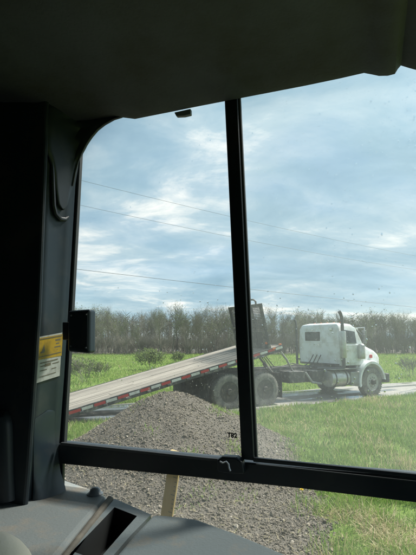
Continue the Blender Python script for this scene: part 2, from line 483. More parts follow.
ICO_V = np.array([(0, 0, 1), (0.894, 0, 0.447), (0.276, 0.851, 0.447), (-0.724, 0.526, 0.447), (-0.724, -0.526, 0.447), (0.276, -0.851, 0.447),
                  (0.724, 0.526, -0.447), (-0.276, 0.851, -0.447), (-0.894, 0, -0.447), (-0.276, -0.851, -0.447), (0.724, -0.526, -0.447), (0, 0, -1)])
ICO_F = np.array([(0, 1, 2), (0, 2, 3), (0, 3, 4), (0, 4, 5), (0, 5, 1), (1, 6, 2), (2, 7, 3), (3, 8, 4), (4, 9, 5), (5, 10, 1),
                  (6, 7, 2), (7, 8, 3), (8, 9, 4), (9, 10, 5), (10, 6, 1), (11, 7, 6), (11, 8, 7), (11, 9, 8), (11, 10, 9), (11, 6, 10)])
def rand_rot(n):
    q = RNG.normal(size=(n, 4)); q /= np.linalg.norm(q, axis=1)[:, None]
    w, x, y, z = q.T
    return np.stack([np.stack([1 - 2 * (y * y + z * z), 2 * (x * y - z * w), 2 * (x * z + y * w)], 1),
                     np.stack([2 * (x * y + z * w), 1 - 2 * (x * x + z * z), 2 * (y * z - x * w)], 1),
                     np.stack([2 * (x * z - y * w), 2 * (y * z + x * w), 1 - 2 * (x * x + y * y)], 1)], 1)
def stones(n):
    x = RNG.uniform(-6, 3.0, n * 4); y = 3.0 + 8.4 * RNG.random(n * 4) ** 1.15
    keep = (gravel_mask(x, y) > RNG.uniform(0.2, 0.75, n * 4)) & (np.abs(x) < 0.62 * y + 0.8)
    x, y = x[keep][:n], y[keep][:n]; n = len(x)
    r = 0.0045 + 0.011 * RNG.random(n) ** 3.0 + 0.022 * (RNG.random(n) ** 40)
    z = mound_h(x, y) + 0.03 + 0.035 * (fbm(x * 2, y * 2, 9) - 0.47) + r * 0.15
    jit = 1 + RNG.uniform(-0.28, 0.28, (n, 12, 1))
    sc = np.stack([RNG.uniform(0.8, 1.5, n), RNG.uniform(0.7, 1.1, n), RNG.uniform(0.45, 0.8, n)], 1)
    v = ICO_V[None] * jit * sc[:, None, :]
    v = np.einsum('nij,nkj->nki', rand_rot(n), v) * r[:, None, None] + np.stack([x, y, z], 1)[:, None, :]
    f = ICO_F[None] + (np.arange(n) * 12)[:, None, None]
    tint = np.repeat(np.clip(RNG.beta(2.2, 2.6, n) + 0.7 * (fbm(x * 0.9, y * 0.9, 77) - 0.47), 0, 1), 20)
    return big_mesh('gravel_stones', v.reshape(-1, 3), f.reshape(-1, 3), M['stone'], tint)
tag(link('gravel_stones', stones(72000)), 'loose crushed grey brown stones over the mound', 'stones', kind='stuff')

# ------------------------------------------------------------------ grass
def blades(name, x, y, z, h, w, lean, tint, mat):
    n = len(x)
    a = RNG.uniform(0, 2 * math.pi, n); la = RNG.uniform(0, 2 * math.pi, n)
    dx, dy = np.cos(a) * w * 0.5, np.sin(a) * w * 0.5
    lx, ly = np.cos(la) * lean * h, np.sin(la) * lean * h
    hz = h * np.sqrt(np.maximum(1 - np.minimum(lean, 0.98) ** 2, 0.03))
    p = np.zeros((n, 5, 3))
    p[:, 0] = np.stack([x - dx, y - dy, z], 1); p[:, 1] = np.stack([x + dx, y + dy, z], 1)
    mx, my, mz = x + lx * 0.35, y + ly * 0.35, z + hz * 0.6
    p[:, 2] = np.stack([mx + dx * .8, my + dy * .8, mz], 1); p[:, 3] = np.stack([mx - dx * .8, my - dy * .8, mz], 1)
    p[:, 4] = np.stack([x + lx, y + ly, z + hz], 1)
    b = (np.arange(n) * 5)[:, None]
    f = np.stack([b + [0, 1, 2], b + [0, 2, 3], b + [3, 2, 4]], 1).reshape(-1, 3)
    return big_mesh(name, p.reshape(-1, 3), f, mat, np.repeat(tint, 3))
def straw_mask(x, y):
    c = np.exp(-(((x - 1.95) / 0.55) ** 2 + ((y - 4.75) / 0.5) ** 2)) + 0.7 * np.exp(-(((x - 1.5) / 0.5) ** 2 + ((y - 5.2) / 0.2) ** 2)) \
        + 0.5 * np.exp(-(((x - 2.4) / 0.9) ** 2 + ((y - 10.4) / 0.8) ** 2)) + 0.45 * np.exp(-(((x - 3.3) / 0.8) ** 2 + ((y - 6.6) / 0.4) ** 2))
    return c * (0.55 + 0.9 * fbm(x * 2.5, y * 2.5, 31))
def verge(n):
    y = 3.2 + 14.5 * RNG.random(n) ** 1.25; x = RNG.uniform(-0.66, 0.66, n) * y + RNG.uniform(-.3, .3, n)
    s, t = st(x, y)
    clump = fbm(x * 2.2, y * 2.2, 14)
    g = gravel_mask(x, y)
    road = (t > np.where(s > -1, -0.42, 0.0) + 0.25 * (fbm(x * 3, y * 3, 19) - 0.47)) & (t < 2.75)
    p = np.clip(1 - g * 1.12 + 0.05 * (fbm(x * 2, y * 2, 55) > 0.5), 0.0, 1) * np.clip(0.25 + 2.2 * (clump - 0.30), 0.12, 1)
    keep = (RNG.random(n) < p) & ~road
    x, y, clump = x[keep], y[keep], clump[keep]
    n = len(x)
    sw = straw_mask(x, y)
    tint = np.clip(0.20 + 0.9 * (clump - 0.25) + RNG.normal(0, 0.13, n), 0, 0.80)
    dead = RNG.random(n) < np.clip(0.05 + 0.85 * sw + 1.6 * np.clip(fbm(x * 0.9, y * 0.9, 61) - 0.52, 0, 1), 0, 0.85)
    tint = np.where(dead, RNG.uniform(0.86, 1, n), tint)
    h = (0.05 + 0.13 * RNG.random(n) * (0.4 + 1.4 * clump)) * np.where(dead, 1.3, 1)
    lean = np.where(dead & (sw > 0.2), RNG.uniform(0.8, 0.99, n), RNG.uniform(0.1, 0.75, n))
    w = (0.004 + 0.0007 * y) * RNG.uniform(0.7, 1.5, n)
    return blades('grass', x, y, mound_h(x, y) * np.clip(gravel_mask(x, y) * 2, 0, 1), h, w, lean, tint, M['grass'])
tag(link('verge_grass', verge(330000)), 'short green verge grass with dry straw between yard and road', 'grass', kind='stuff')
def field(n):
    y = 12 + 52 * RNG.random(n) ** 1.4; x = RNG.uniform(-0.62, 0.62, n) * y
    s, t = st(x, y)
    clump = fbm(x * 0.6, y * 0.6, 24)
    keep = (t > 2.85) & (RNG.random(n) < np.clip(0.35 + 2 * (clump - 0.35), 0.1, 1))
    x, y, clump = x[keep], y[keep], clump[keep]; n = len(x)
    tint = np.clip(0.48 + 0.7 * (clump - 0.3) + RNG.normal(0, 0.12, n), 0, 0.8)
    tint = np.where(RNG.random(n) < 0.05, 0.9, tint)
    return blades('grass', x, y, np.full(n, 0.0), 0.10 + 0.12 * RNG.random(n), 0.012 + 0.0012 * y, RNG.uniform(0.1, 0.7, n), tint, M['grass'])
tag(link('field_grass', field(150000)), 'even green grass of the field beyond the road', 'grass', kind='stuff')
# weeds seeding themselves over the gravel
def weeds():
    X, Y, Z, H, W, L, T = [], [], [], [], [], [], []
    spots = [(222, 428, 60), (228, 425, 40), (216, 431, 30), (236, 436, 30), (215, 455, 14), (190, 480, 16), (205, 500, 16), (150, 470, 8), (245, 500, 10), (100, 470, 8), (225, 433, 20),
             (262, 478, 14), (140, 440, 6), (180, 425, 6), (240, 470, 10), (90, 425, 40), (84, 430, 60), (78, 436, 60), (96, 432, 40)]
    for px, py, n in spots:
        g = hitz(px, py, 0.02)
        for _ in range(6):
            hh = float(mound_h(g.x, g.y)); g = hitz(px, py, 0.02 + hh)
        a = RNG.normal(0, 0.09, (n * 3, 2))
        x, y = g.x + a[:, 0], g.y + a[:, 1]
        X.append(x); Y.append(y); Z.append(mound_h(x, y) + 0.01)
        H.append(RNG.uniform(0.04, 0.12, n * 3)); W.append(RNG.uniform(0.008, 0.016, n * 3)); L.append(RNG.uniform(0.3, 0.9, n * 3)); T.append(RNG.uniform(0.35, 0.8, n * 3))
    return blades('weeds', *[np.concatenate(q) for q in (X, Y, Z, H, W, L, T)], M['grass'])
tag(link('weeds', weeds()), 'small green weeds sprouting through the gravel', 'weeds', kind='stuff')

# straw and leaf bits blown over the gravel
def debris(n):
    y = 3.4 + 7.0 * RNG.random(n); x = RNG.uniform(-0.6, 0.4, n) * y
    k = gravel_mask(x, y) > 0.3; x, y = x[k], y[k]; n = len(x)
    z = mound_h(x, y) * np.clip(gravel_mask(x, y) * 2, 0, 1) + 0.045
    return blades('straw_bits', x, y, z, RNG.uniform(0.03, 0.10, n), RNG.uniform(0.005, 0.011, n), np.full(n, 0.975), RNG.uniform(0.84, 1.0, n), M['grass'])
tag(link('straw_bits', debris(3500)), 'pale straw bits scattered over the gravel', 'straw', kind='stuff')

# dandelion
dp = hitz(302, 499, 0.0); dp.z = 0
dd = empty('dandelion', dp)
tag(dd, 'single yellow dandelion in bloom at the gravel edge', 'flower')
MB().tube([(0, 0, 0), (0.004, 0.002, 0.06), (0.0, 0.0, 0.11)], 0.003, 6).build('stem', M['stem'], dd)
hb = MB()
for ring, (nr, rr, zt) in enumerate(((14, 0.026, 0.006), (11, 0.019, 0.013), (8, 0.011, 0.018))):
    for k in range(nr):
        a = 2 * math.pi * k / nr + ring * 0.2; c, s_ = math.cos(a), math.sin(a)
        hb.add([(0, 0, 0.11), (c * rr - s_ * .004, s_ * rr + c * .004, 0.11 + zt), (c * rr * 1.1, s_ * rr * 1.1, 0.112 + zt), (c * rr + s_ * .004, s_ * rr - c * .004, 0.11 + zt)], [(0, 1, 2, 3)])
hb.build('flower_head', M['petal'], dd)
lf = MB()
for k in range(7):
    a = k * 0.9; c, s_ = math.cos(a), math.sin(a)
    lf.add([(0, 0, .005), (c * .06 - s_ * .015, s_ * .06 + c * .015, .03), (c * .12, s_ * .12, .02), (c * .06 + s_ * .015, s_ * .06 - c * .015, .03)], [(0, 1, 2, 3)])
lf.build('leaves', M['stem'], dd)

# ------------------------------------------------------------------ trees
def bark(name, c1, c2):
    t = NT(name); v = t.coord()
    n = t.noise(3, 5, 0.6, v)
    oi = t.node('ShaderNodeObjectInfo')
    c = t.mix(t.math('ADD', t.math('MULTIPLY', n, 0.5), t.math('MULTIPLY', oi.outputs['Random'], 0.5)), c1, c2)
    t.put(t.b, 'Base Color', c); t.put(t.b, 'Roughness', 0.9); return t.m
M['bark'] = bark('bark', (0.10, 0.094, 0.08), (0.20, 0.185, 0.155))
M['twig'] = bark('twig', (0.11, 0.108, 0.085), (0.25, 0.235, 0.185))
def grow(seed, height, spread, order, ntwig, bushy=False, leafy=0.0):
    rn = random.Random(seed)
    segs_t, segs_c, tips = [], [], []
    def rv(k): return Vector((rn.uniform(-k, k), rn.uniform(-k, k), rn.uniform(-k, k)))
    def branch(p, d, L, r, lev, out):
        n = 3
        for i in range(n):
            q = p + d * (L / n)
            r2 = r * (1 - 0.22 * (1 if lev < order else 1.2))
            out.append((p, q, r, r2)); p, r = q, r2
            d = (d + rv(0.16) + Vector((0, 0, 0.06))).normalized()
            if lev < order and (i > 0 or lev > 0):
                for _ in range(2 if lev < order - 1 else ntwig):
                    ax = rv(1).normalized()
                    nd = (d + (ax - d * ax.dot(d)).normalized() * rn.uniform(0.45, 1.0) * spread + Vector((0, 0, 0.12))).normalized()
                    branch(p.copy(), nd, L * rn.uniform(0.5, 0.75), max(r * 0.5, 0.0065), lev + 1, segs_c)
        tips.append(p)
        if lev < order:
            branch(p, d, L * 0.62, r, lev + 1, segs_c)
    stems = 1 if not bushy else 6
    for k in range(stems):
        d = Vector((rn.uniform(-.05, .05), rn.uniform(-.05, .05), 1)) if not bushy else Vector((rn.uniform(-.6, .6), rn.uniform(-.6, .6), 1)).normalized()
        o = Vector((0, 0, -0.05)) if not bushy else Vector((rn.uniform(-.15, .15), rn.uniform(-.15, .15), -0.05))
        L0 = height * (0.40 if not bushy else 0.42)
        branch(o, d, L0, height * (0.013 if not bushy else 0.009), 0, segs_t)
    return segs_t, segs_c, tips
def seg_mesh(name, segs, mat, n=3, leaves=None, lmat=None, lsize=0.05):
    v, f = [], []
    for p, q, r, r2 in segs:
        t = (q - p).normalized(); a = t.orthogonal().normalized(); b = t.cross(a); k0 = len(v)
        for c, rr in ((p, r), (q, r2)):
            for k in range(n):
                an = 2 * math.pi * k / n
                v.append(c + (a * math.cos(an) + b * math.sin(an)) * rr)
        for k in range(n):
            k2 = (k + 1) % n; f.append((k0 + k, k0 + k2, k0 + n + k2, k0 + n + k))
    me = bpy.data.meshes.new(name); me.from_pydata([tuple(x) for x in v], [], f); me.update(); me.materials.append(mat)
    return me
def leaf_mesh(tips, k, size, mat, rad):
    n = len(tips) * k
    c = np.repeat(np.array([tuple(t) for t in tips]), k, 0) + RNG.normal(0, rad, (n, 3))
    q = np.array([(-1, -.6, 0), (1, -.6, 0), (1, .6, 0), (-1, .6, 0)]) * size
    v = np.einsum('nij,kj->nki', rand_rot(n), q) * RNG.uniform(0.6, 1.4, (n, 1, 1)) + c[:, None]
    f = (np.arange(n) * 4)[:, None] + np.arange(4)[None]
    return big_mesh('buds', v.reshape(-1, 3), f, mat, RNG.random(n))
protos = []
for k in range(9):
    hgt = 7.0
    t_, c_, tips = grow(100 + k, hgt, 0.75 + 0.05 * (k % 4), 3, 6)
    protos.append((seg_mesh('trunk', t_, M['bark'], 5), seg_mesh('crown', c_, M['twig'], 3),
                   leaf_mesh(tips[::3], 1, 0.04, M['leaf'], 0.15) if k % 3 != 1 else None))
def place_tree(k, x, y, s, rz, name, label, group, sz=None):
    e = empty(name, (x, y, 0), rz); e.scale = (s * rt.uniform(0.8, 1.35), s * rt.uniform(0.8, 1.35), sz or s)
    tag(e, label, 'tree', group)
    tr = link('trunk', protos[k][0], e); link('crown', protos[k][1], e)
    if protos[k][2]: link('buds', protos[k][2], e)['kind'] = 'stuff'
    return e
# front edge of the wood: 60 m off, three staggered ranks
rt = random.Random(5)
for rank, (Y0, step) in enumerate(((60.5, 1.9), (64, 1.8), (68, 1.9), (73, 2.1))):
    x = -Y0 * 0.56
    while x < Y0 * 0.56:
        px = CX + FPX * x / Y0
        topy = np.interp(px, [60, 110, 150, 200, 240, 300, 340, 365, 400, 430], [307, 305, 308, 306, 309, 312, 311, 313, 316, 314]) + rt.choice([-10, -6, -3, 0, 1, 4, 8, 12]) + rt.uniform(-2, 2)
        H = 2.05 + (340 - topy) / FPX * Y0
        place_tree(rt.randrange(9), x + rt.uniform(-.7, .7), Y0 + rt.uniform(-1.6, 1.6), H / 6.9, rt.uniform(0, 6.28), 'bare_tree',
                   ('bare early spring tree in the grey brown woods beyond the field'), 'trees of the far wood')
        x += step * rt.uniform(0.75, 1.25)
# scrub filling the wood
sb_v, sb_t = [], None
bt, bc, btips = [], [], []
for k in range(4):
    a, b, c = grow(300 + k, 2.4, 0.9, 2, 3, bushy=True)
    bt.append(a); bc.append(b); btips.append(c)
def scrub():
    segs, tips = [], []
    r2 = random.Random(9)
    for i in range(420):
        Y = r2.uniform(59.8, 78); x = r2.uniform(-0.57, 0.57) * Y; k = r2.randrange(4); s = r2.uniform(0.7, 1.7)
        m = Matrix.Translation((x, Y, 0)) @ Matrix.Rotation(r2.uniform(0, 6.28), 4, 'Z') @ Matrix.Scale(s, 4)
        for p, q, ra, rb in bt[k] + bc[k]: segs.append((m @ p, m @ q, ra * 1.5, rb * 1.5))
    return seg_mesh('undergrowth', segs, M['twig'], 3)
tag(link('undergrowth', scrub()), 'tangled brown undergrowth filling the wood', 'undergrowth', kind='stuff')
wf = MB().box(-120, 120, 60.2, 140, -0.3, 0.02)
M['litter'] = paint('leaf_litter', (0.085, 0.075, 0.055), 0.95)
tag(wf.build('woodland_floor', M['litter']), 'brown leaf litter under the bare trees', 'woodland floor', kind='structure')
# deeper rows of the wood, one mass
def deep():
    segs = []
    r2 = random.Random(12)
    for i in range(330):
        Y = r2.uniform(75, 110); x = r2.uniform(-0.58, 0.58) * Y
        H = 6.2 + (Y - 76) * 0.03 + r2.uniform(-1, 1.2)
        segs.append((Vector((x, Y, 0)), Vector((x + r2.uniform(-.3, .3), Y, H * .9)), 0.14, 0.03))
        for j in range(60):
            z = H * r2.uniform(0.12, 0.9); a = r2.uniform(0, 6.28); L = r2.uniform(0.8, 2.0)
            p = Vector((x, Y, z)); q = p + Vector((math.cos(a), math.sin(a), r2.uniform(.3, 1.1))) * L * 0.7
            segs.append((p, q, 0.035, 0.02))
    return seg_mesh('deep_wood', segs, M['twig'], 3)
tag(link('deep_wood', deep()), 'dense grey mass of trunks and branches deeper in the wood', 'wood', kind='stuff')

# shrubs and saplings standing out in the field
def shrub(px, py, h, seed, label, leafn, name='shrub', wide=1.0):
    g = hitz(px, py, 0.0)
    e = empty(name, (g.x, g.y, 0), seed); e.scale = (wide, wide, 1)
    tag(e, label, 'shrub')
    a, b, c = grow(seed, h, 0.8, 2, 4 if leafn else 3, bushy=True)
    link('stems', seg_mesh('stems', a, M['bark'], 4), e)['kind'] = 'stuff'
    cr = link('crown', seg_mesh('crown', [(p, q, max(r, .006), max(r2, .005)) for p, q, r, r2 in b], M['twig'], 3), e)
    if leafn: link('buds', leaf_mesh(c, leafn, 0.035, M['leaf'], 0.09), e)['kind'] = 'stuff'
shrub(150, 371, 1.75, 41, 'round bushy shrub with fresh olive leaves in the field behind the tilted bed', 4, wide=1.15)
shrub(84, 383, 1.6, 42, 'thin sparse shrub in the field near the black box', 1)
shrub(176, 364, 1.2, 45, 'low thin shrub right of the bushy olive one', 2)
shrub(412, 378, 1.5, 43, 'bare brown shrub in the field ahead of the truck', 0)
shrub(100, 377, 1.0, 44, 'small wispy shrub between the sparse shrub and the bushy one', 1)

# ------------------------------------------------------------------ utility line
UA = Vector((0, 20, 0)); UD = TS
def uline(u): return UA + UD * u
def wire_pts(p1, p2, zl, zoff_u=(-22.0, 45.0)):
    us, zs = [], []
    for px, py in (p1, p2):
        k = (px - CX) / FPX
        d = ray(px, py); k = d.x / d.y
        u = (k * UA.y - UA.x) / (UD.x - k * UD.y)
        us.append(u); zs.append(at(px, py, uline(u).y).z)
    us = [zoff_u[0]] + us; zs = [zl] + zs
    c = np.polyfit(us, zs, 2)
    return c
u0, u1 = -22.0, 45.0
wires = [((79.5, 180), (395, 252), 10.2, 0.0, 'uppermost of the three overhead wires crossing the sky'),
         ((79.5, 205), (385, 265), 9.1, 0.0, 'middle one of the three overhead wires crossing the sky'),
         ((75, 269), (413, 307), 5.6, 0.0, 'lowest overhead wire, just above the bare treetops')]
ends = []
for p1, p2, zl, to, lab in wires:
    c = wire_pts(p1, p2, zl)
    pts = []
    for i in range(41):
        u = u0 + (u1 - u0) * i / 40
        p = uline(u); p.z = float(np.polyval(c, u)); pts.append(p)
    o = MB().tube(pts, 0.006 if zl > 6 else 0.009, 5).build('overhead_wire', M['wire'])
    tag(o, lab, 'wire', 'overhead wires')
    ends.append((pts[0].z, pts[-1].z))
for j, u in enumerate((u0, u1)):
    p = uline(u); e = empty('utility_pole', p, TA)
    tag(e, 'wooden utility pole %s' % ('behind the dark pillar, left of the window' if j == 0 else 'past the right edge of the window'), 'utility pole', 'utility poles')
    hi = max(q[j] for q in ends)
    MB().tube([(0, 0.16, -0.3), (0, 0.16, hi + 0.3)], [0.16, 0.11], 10).build('pole', M['wood_pole'], e, smooth=True)
    for q in ends:
        MB().tube([(0, 0.16, q[j] - 0.03), (0, -0.02, q[j] - 0.03)], 0.03, 6).build('bracket', M['grey_steel'], e)

# ------------------------------------------------------------------ the truck
truck = empty('flatbed_truck', TO, TA)
tag(truck, 'white muddy rollback truck with its wooden bed tilted to the ground', 'truck')
WT = 2.48                                     # overall width
# chassis
ch = MB()
for t0 in (0.82, 1.58): ch.box(-0.25, 6.75, t0, t0 + 0.09, 0.78, 1.02)
for s0 in (-0.2, 0.65, 2.0, 3.1, 4.2, 5.4, 6.6): ch.box(s0, s0 + 0.10, 0.91, 1.58, 0.80, 0.98)
ch.build('chassis_frame', M['steel'], truck, bevel=0.008)
sf = MB()                                     # sub-frame the bed slides on, hinged behind the axles
for t0 in (0.84, 1.56): sf.box(0.5, 4.1, t0, t0 + 0.09, 1.025, 1.10)
sf.build('subframe', M['steel'], truck, bevel=0.006)
for s0 in (0.0, 1.33, 6.25):
    MB().tube([(s0, 0.3, 0.52), (s0, WT - 0.3, 0.52)], 0.075, 10).lathe([(0.02, -0.2), (0.2, -0.1), (0.2, 0.1), (0.02, 0.2)], 'y', 14, (s0, WT / 2, 0.54)).build('axle', M['steel'], truck, smooth=True)
# wheels
TR = 0.525
def tyre_mesh(n=48):
    w = 0.27
    return [(0.30, 0.03), (0.315, 0.0), (0.40, -0.012), (0.47, -0.005), (0.505, 0.012), (0.522, 0.035),
            (TR, 0.05), (TR, 0.085), (0.512, 0.09), (0.512, 0.10), (TR, 0.105), (TR, 0.165), (0.512, 0.17), (0.512, 0.18), (TR, 0.185), (TR, 0.22),
            (0.522, 0.235), (0.505, 0.258), (0.47, 0.275), (0.40, 0.282), (0.315, 0.27), (0.30, 0.24)]
def make_wheel(s0, t0, sign, dual, front):
    # part origin on the outer face at axle height; local +y points inwards
    w = MB()
    if front: hubp = [(0.0, -0.10), (0.075, -0.10), (0.09, -0.06), (0.10, 0.02), (0.16, 0.025), (0.165, 0.06), (0.0, 0.061)]
    else: hubp = [(0.0, -0.045), (0.085, -0.045), (0.10, -0.02), (0.11, 0.09), (0.15, 0.10), (0.15, 0.14), (0.0, 0.141)]
    w.lathe(hubp, 'y', 24)
    wo_ = w.build('wheel', M['rim'], truck, smooth=True)
    wo_.location = (s0, t0, TR - 0.012)
    if sign < 0: wo_.rotation_euler = (0, 0, math.pi)
    ty = MB().lathe(tyre_mesh(), 'y', 56)
    for k in range(40):                        # shoulder lugs
        a0 = 2 * math.pi * k / 40; a1 = a0 + 2 * math.pi / 40 * 0.62
        for y0, y1 in ((0.008, 0.046), (0.224, 0.262)):
            vs = []
            for rr in (0.500, TR + 0.006):
                for a in (a0, a1):
                    for yy in (y0, y1): vs.append((rr * math.sin(a), yy, rr * math.cos(a)))
            ty.add(vs, [(0, 1, 3, 2), (4, 6, 7, 5), (0, 4, 5, 1), (2, 3, 7, 6), (0, 2, 6, 4), (1, 5, 7, 3)])
    if dual:
        b = [(r, y + 0.31) for r, y in tyre_mesh()]
        ty.lathe(b, 'y', 56)
    ty.build('tyre', M['tyre'], wo_, smooth=True)
    rm = MB()
    if front: prof = [(0.318, 0.004), (0.30, -0.004), (0.285, 0.012), (0.275, 0.05), (0.235, 0.045), (0.20, 0.02), (0.15, 0.02), (0.12, 0.024)]
    else: prof = [(0.318, 0.004), (0.30, -0.004), (0.288, 0.012), (0.278, 0.07), (0.255, 0.12), (0.20, 0.135), (0.155, 0.135), (0.12, 0.135)]
    rm.lathe(prof + [(prof[-1][0], prof[-1][1] + 0.012)] + [(r - 0.004, y + 0.012) for r, y in prof[::-1]][1:], 'y', 40)
    rm.build('rim', M['rim_light'] if front else M['rim'], wo_, smooth=True)
    yb = 0.012 if front else 0.126
    lg = MB()
    for k in range(10):
        a = 2 * math.pi * k / 10
        lg.lathe([(0.0, -0.03), (0.014, -0.028), (0.017, 0.01)], 'y', 6, (0.178 * math.sin(a), yb, 0.178 * math.cos(a)))
    lg.build('lug_nuts', M['steel'], wo_)
    hh = MB()
    for k in range(5):
        a = 2 * math.pi * (k + 0.5) / 5
        hh.lathe([(0.0, -0.004), (0.03, -0.004), (0.032, 0.004)], 'y', 12, (0.238 * math.sin(a), (0.044 if front else 0.122), 0.238 * math.cos(a)))
    hh.build('hand_hole_shade', M['cavity'], wo_)  # dark discs laid on the rim paint the shade of open holes
for s0 in (0.0, 1.33):
    make_wheel(s0, 0.0, 1, True, False); make_wheel(s0, WT, -1, True, False)
make_wheel(6.25, 0.02, 1, False, True); make_wheel(6.25, WT - 0.02, -1, False, True)
# mud flaps and quarter fenders
for t0 in (0.03, WT - 0.6):
    MB().box(2.0, 2.015, t0, t0 + 0.57, 0.22, 1.0).build('mud_flap', M['rubber'], truck, bevel=0.004)
    MB().tube([(2.0, t0 + 0.1, 0.98), (2.0, 1.2, 0.98)], 0.02, 6).build('flap_hanger', M['steel'], truck)
    MB().box(-0.72, -0.705, t0, t0 + 0.57, 0.20, 0.92).build('mud_flap', M['rubber'], truck, bevel=0.004)
    MB().tube([(-0.70, t0 + 0.3, 0.9), (-0.2, 0.9 if t0 < 1 else 1.6, 0.9)], 0.02, 6).build('flap_hanger', M['steel'], truck)

# the tilted bed
TILT = math.atan(0.231); BL = 8.06
bed_t0 = -0.02; BW = 2.56
bed = MB()
bed.box(0.55, BL, bed_t0, bed_t0 + 0.05, -0.13, 0.055).box(0.55, BL, bed_t0 + BW - 0.05, bed_t0 + BW, -0.13, 0.055)
bed.box(0.55, BL, bed_t0 + 0.05, bed_t0 + 0.11, -0.13, -0.115)
for t0 in (0.93, 1.46): bed.box(1.2, BL - 0.1, t0, t0 + 0.08, -0.20, -0.02)
for i in range(19): bed.box(0.75 + i * 0.40, 0.81 + i * 0.40, bed_t0 + 0.05, bed_t0 + BW - 0.05, -0.10, 0.0)
bed.box(BL - 0.06, BL + 0.0, bed_t0 + 0.05, bed_t0 + BW - 0.05, -0.12, 0.06)
bedo = bed.build('bed', M['steel'], truck, bevel=0.006)
bz0 = 0.225 + (-5.8 + 4.8) * 0.231            # height of the deck edge line at s=-5.8
bedo.location = (-5.80, 0, bz0 + 0.035); bedo.rotation_euler = (0, -TILT, 0)
NP = 13; pw = (BW - 0.11) / NP
for k in range(NP):
    y0 = bed_t0 + 0.055 + k * pw
    a, b = 0.58 + random.uniform(0, .03), BL - 0.065
    cuts = sorted(random.sample([2.4, 3.2, 4.0, 4.8, 5.6, 6.4], 1))
    prev = a
    for c in cuts + [b]:
        dz = random.uniform(-0.008, 0.008)
        MB().box(prev, c - 0.006, y0 + 0.009, y0 + pw - 0.009, 0.005, 0.052 + dz).build('plank', M['deck'], bedo, bevel=0.004)
        prev = c
tl = MB().prism([(0.0, bed_t0, -0.045), (0.56, bed_t0, -0.11), (0.56, bed_t0, 0.05), (0.0, bed_t0, -0.035)], (0, BW, 0))
tl.build('tail_plate', M['grey_steel'], bedo, bevel=0.004)
nseg = 24; L = (BL - 0.6) / nseg
for k in range(nseg):
    x0 = 0.58 + k * L
    m_ = M['red'] if k % 2 == 0 else M['tapew']
    MB().box(x0 + 0.01, x0 + L - 0.01 - random.uniform(0, .02), bed_t0 - 0.004, bed_t0 - 0.001, -0.048, 0.022).build('reflective_tape', m_, bedo)
for k in range(12):
    x0 = 0.85 + k * 0.6
    MB().box(x0, x0 + 0.10, bed_t0 - 0.05, bed_t0 - 0.006, -0.12, -0.055).build('stake_pocket', M['steel'], bedo, bevel=0.006)
MB().box(BL - 0.45, BL - 0.33, bed_t0 - 0.035, bed_t0 - 0.006, 0.0, 0.045).build('marker_light', M['amber'], bedo, bevel=0.008)
MB().box(BL - 0.10, BL - 0.02, bed_t0 + 0.02, bed_t0 + 0.10, 0.062, 0.10).build('marker_light', M['amber'], bedo, bevel=0.008)
# headache rack standing on the front of the bed
rk = MB(); xr = BL - 0.52
RKW = 2.0
for y0 in (bed_t0 + 0.06, bed_t0 + 0.62, bed_t0 + RKW - .08): rk.box(xr, xr + 0.08, y0, y0 + 0.08, 0.05, 1.42)
rk.box(xr - 0.005, xr + 0.085, bed_t0 + 0.055, bed_t0 + RKW + .005, 1.42, 1.52)
rk.box(xr - 0.005, xr + 0.085, bed_t0 + 0.055, bed_t0 + RKW + .005, 0.06, 0.16)
rk.box(xr + 0.0, xr + 0.075, bed_t0 + 0.14, bed_t0 + RKW - 0.08, 0.74, 0.80)
rk.box(xr + .012, xr + .06, bed_t0 + .14, bed_t0 + RKW - .08, .16, .62)
ro = rk.build('headache_rack', M['steel'], bedo, bevel=0.006)
ms = MB()
for i in range(40):
    y0 = bed_t0 + 0.12 + i * (RKW - 0.2) / 39
    ms.tube([(xr + 0.045, y0, 0.12), (xr + 0.045, y0, 1.44)], 0.011, 4, False)
for i in range(24):
    z0 = 0.18 + i * 0.053
    ms.tube([(xr + 0.03, bed_t0 + 0.1, z0), (xr + 0.03, bed_t0 + RKW - 0.04, z0)], 0.011, 4, False)
ms.build('rack_mesh', M['steel'], bedo)
pts = [(xr + .04, bed_t0 + 0.35, 1.5), (xr + .04, bed_t0 + 0.33, 1.60), (xr + .04, bed_t0 + 0.42, 1.67), (xr + .04, bed_t0 + 0.7, 1.69), (xr + .04, bed_t0 + 1.1, 1.67), (xr + .04, bed_t0 + 1.2, 1.6), (xr + .04, bed_t0 + 1.2, 1.5)]
MB().tube(pts, 0.03, 8).build('rack_rail', M['steel'], bedo, smooth=True)
MB().box(xr - 0.04, xr - 0.008, bed_t0 + 0.08, bed_t0 + 0.17, 0.2, 0.27).build('marker_light', M['amber'], bedo, bevel=0.01)
# winch drum and toolbox at the head of the bed
MB().lathe([(0.0, 0), (0.17, 0), (0.17, 0.02), (0.09, 0.03), (0.09, 0.5), (0.17, 0.51), (0.17, 0.53), (0.0, 0.53)], 'y', 20, (BL - 0.24, 1.0, 0.24)).build('winch', M['steel'], bedo, smooth=True)
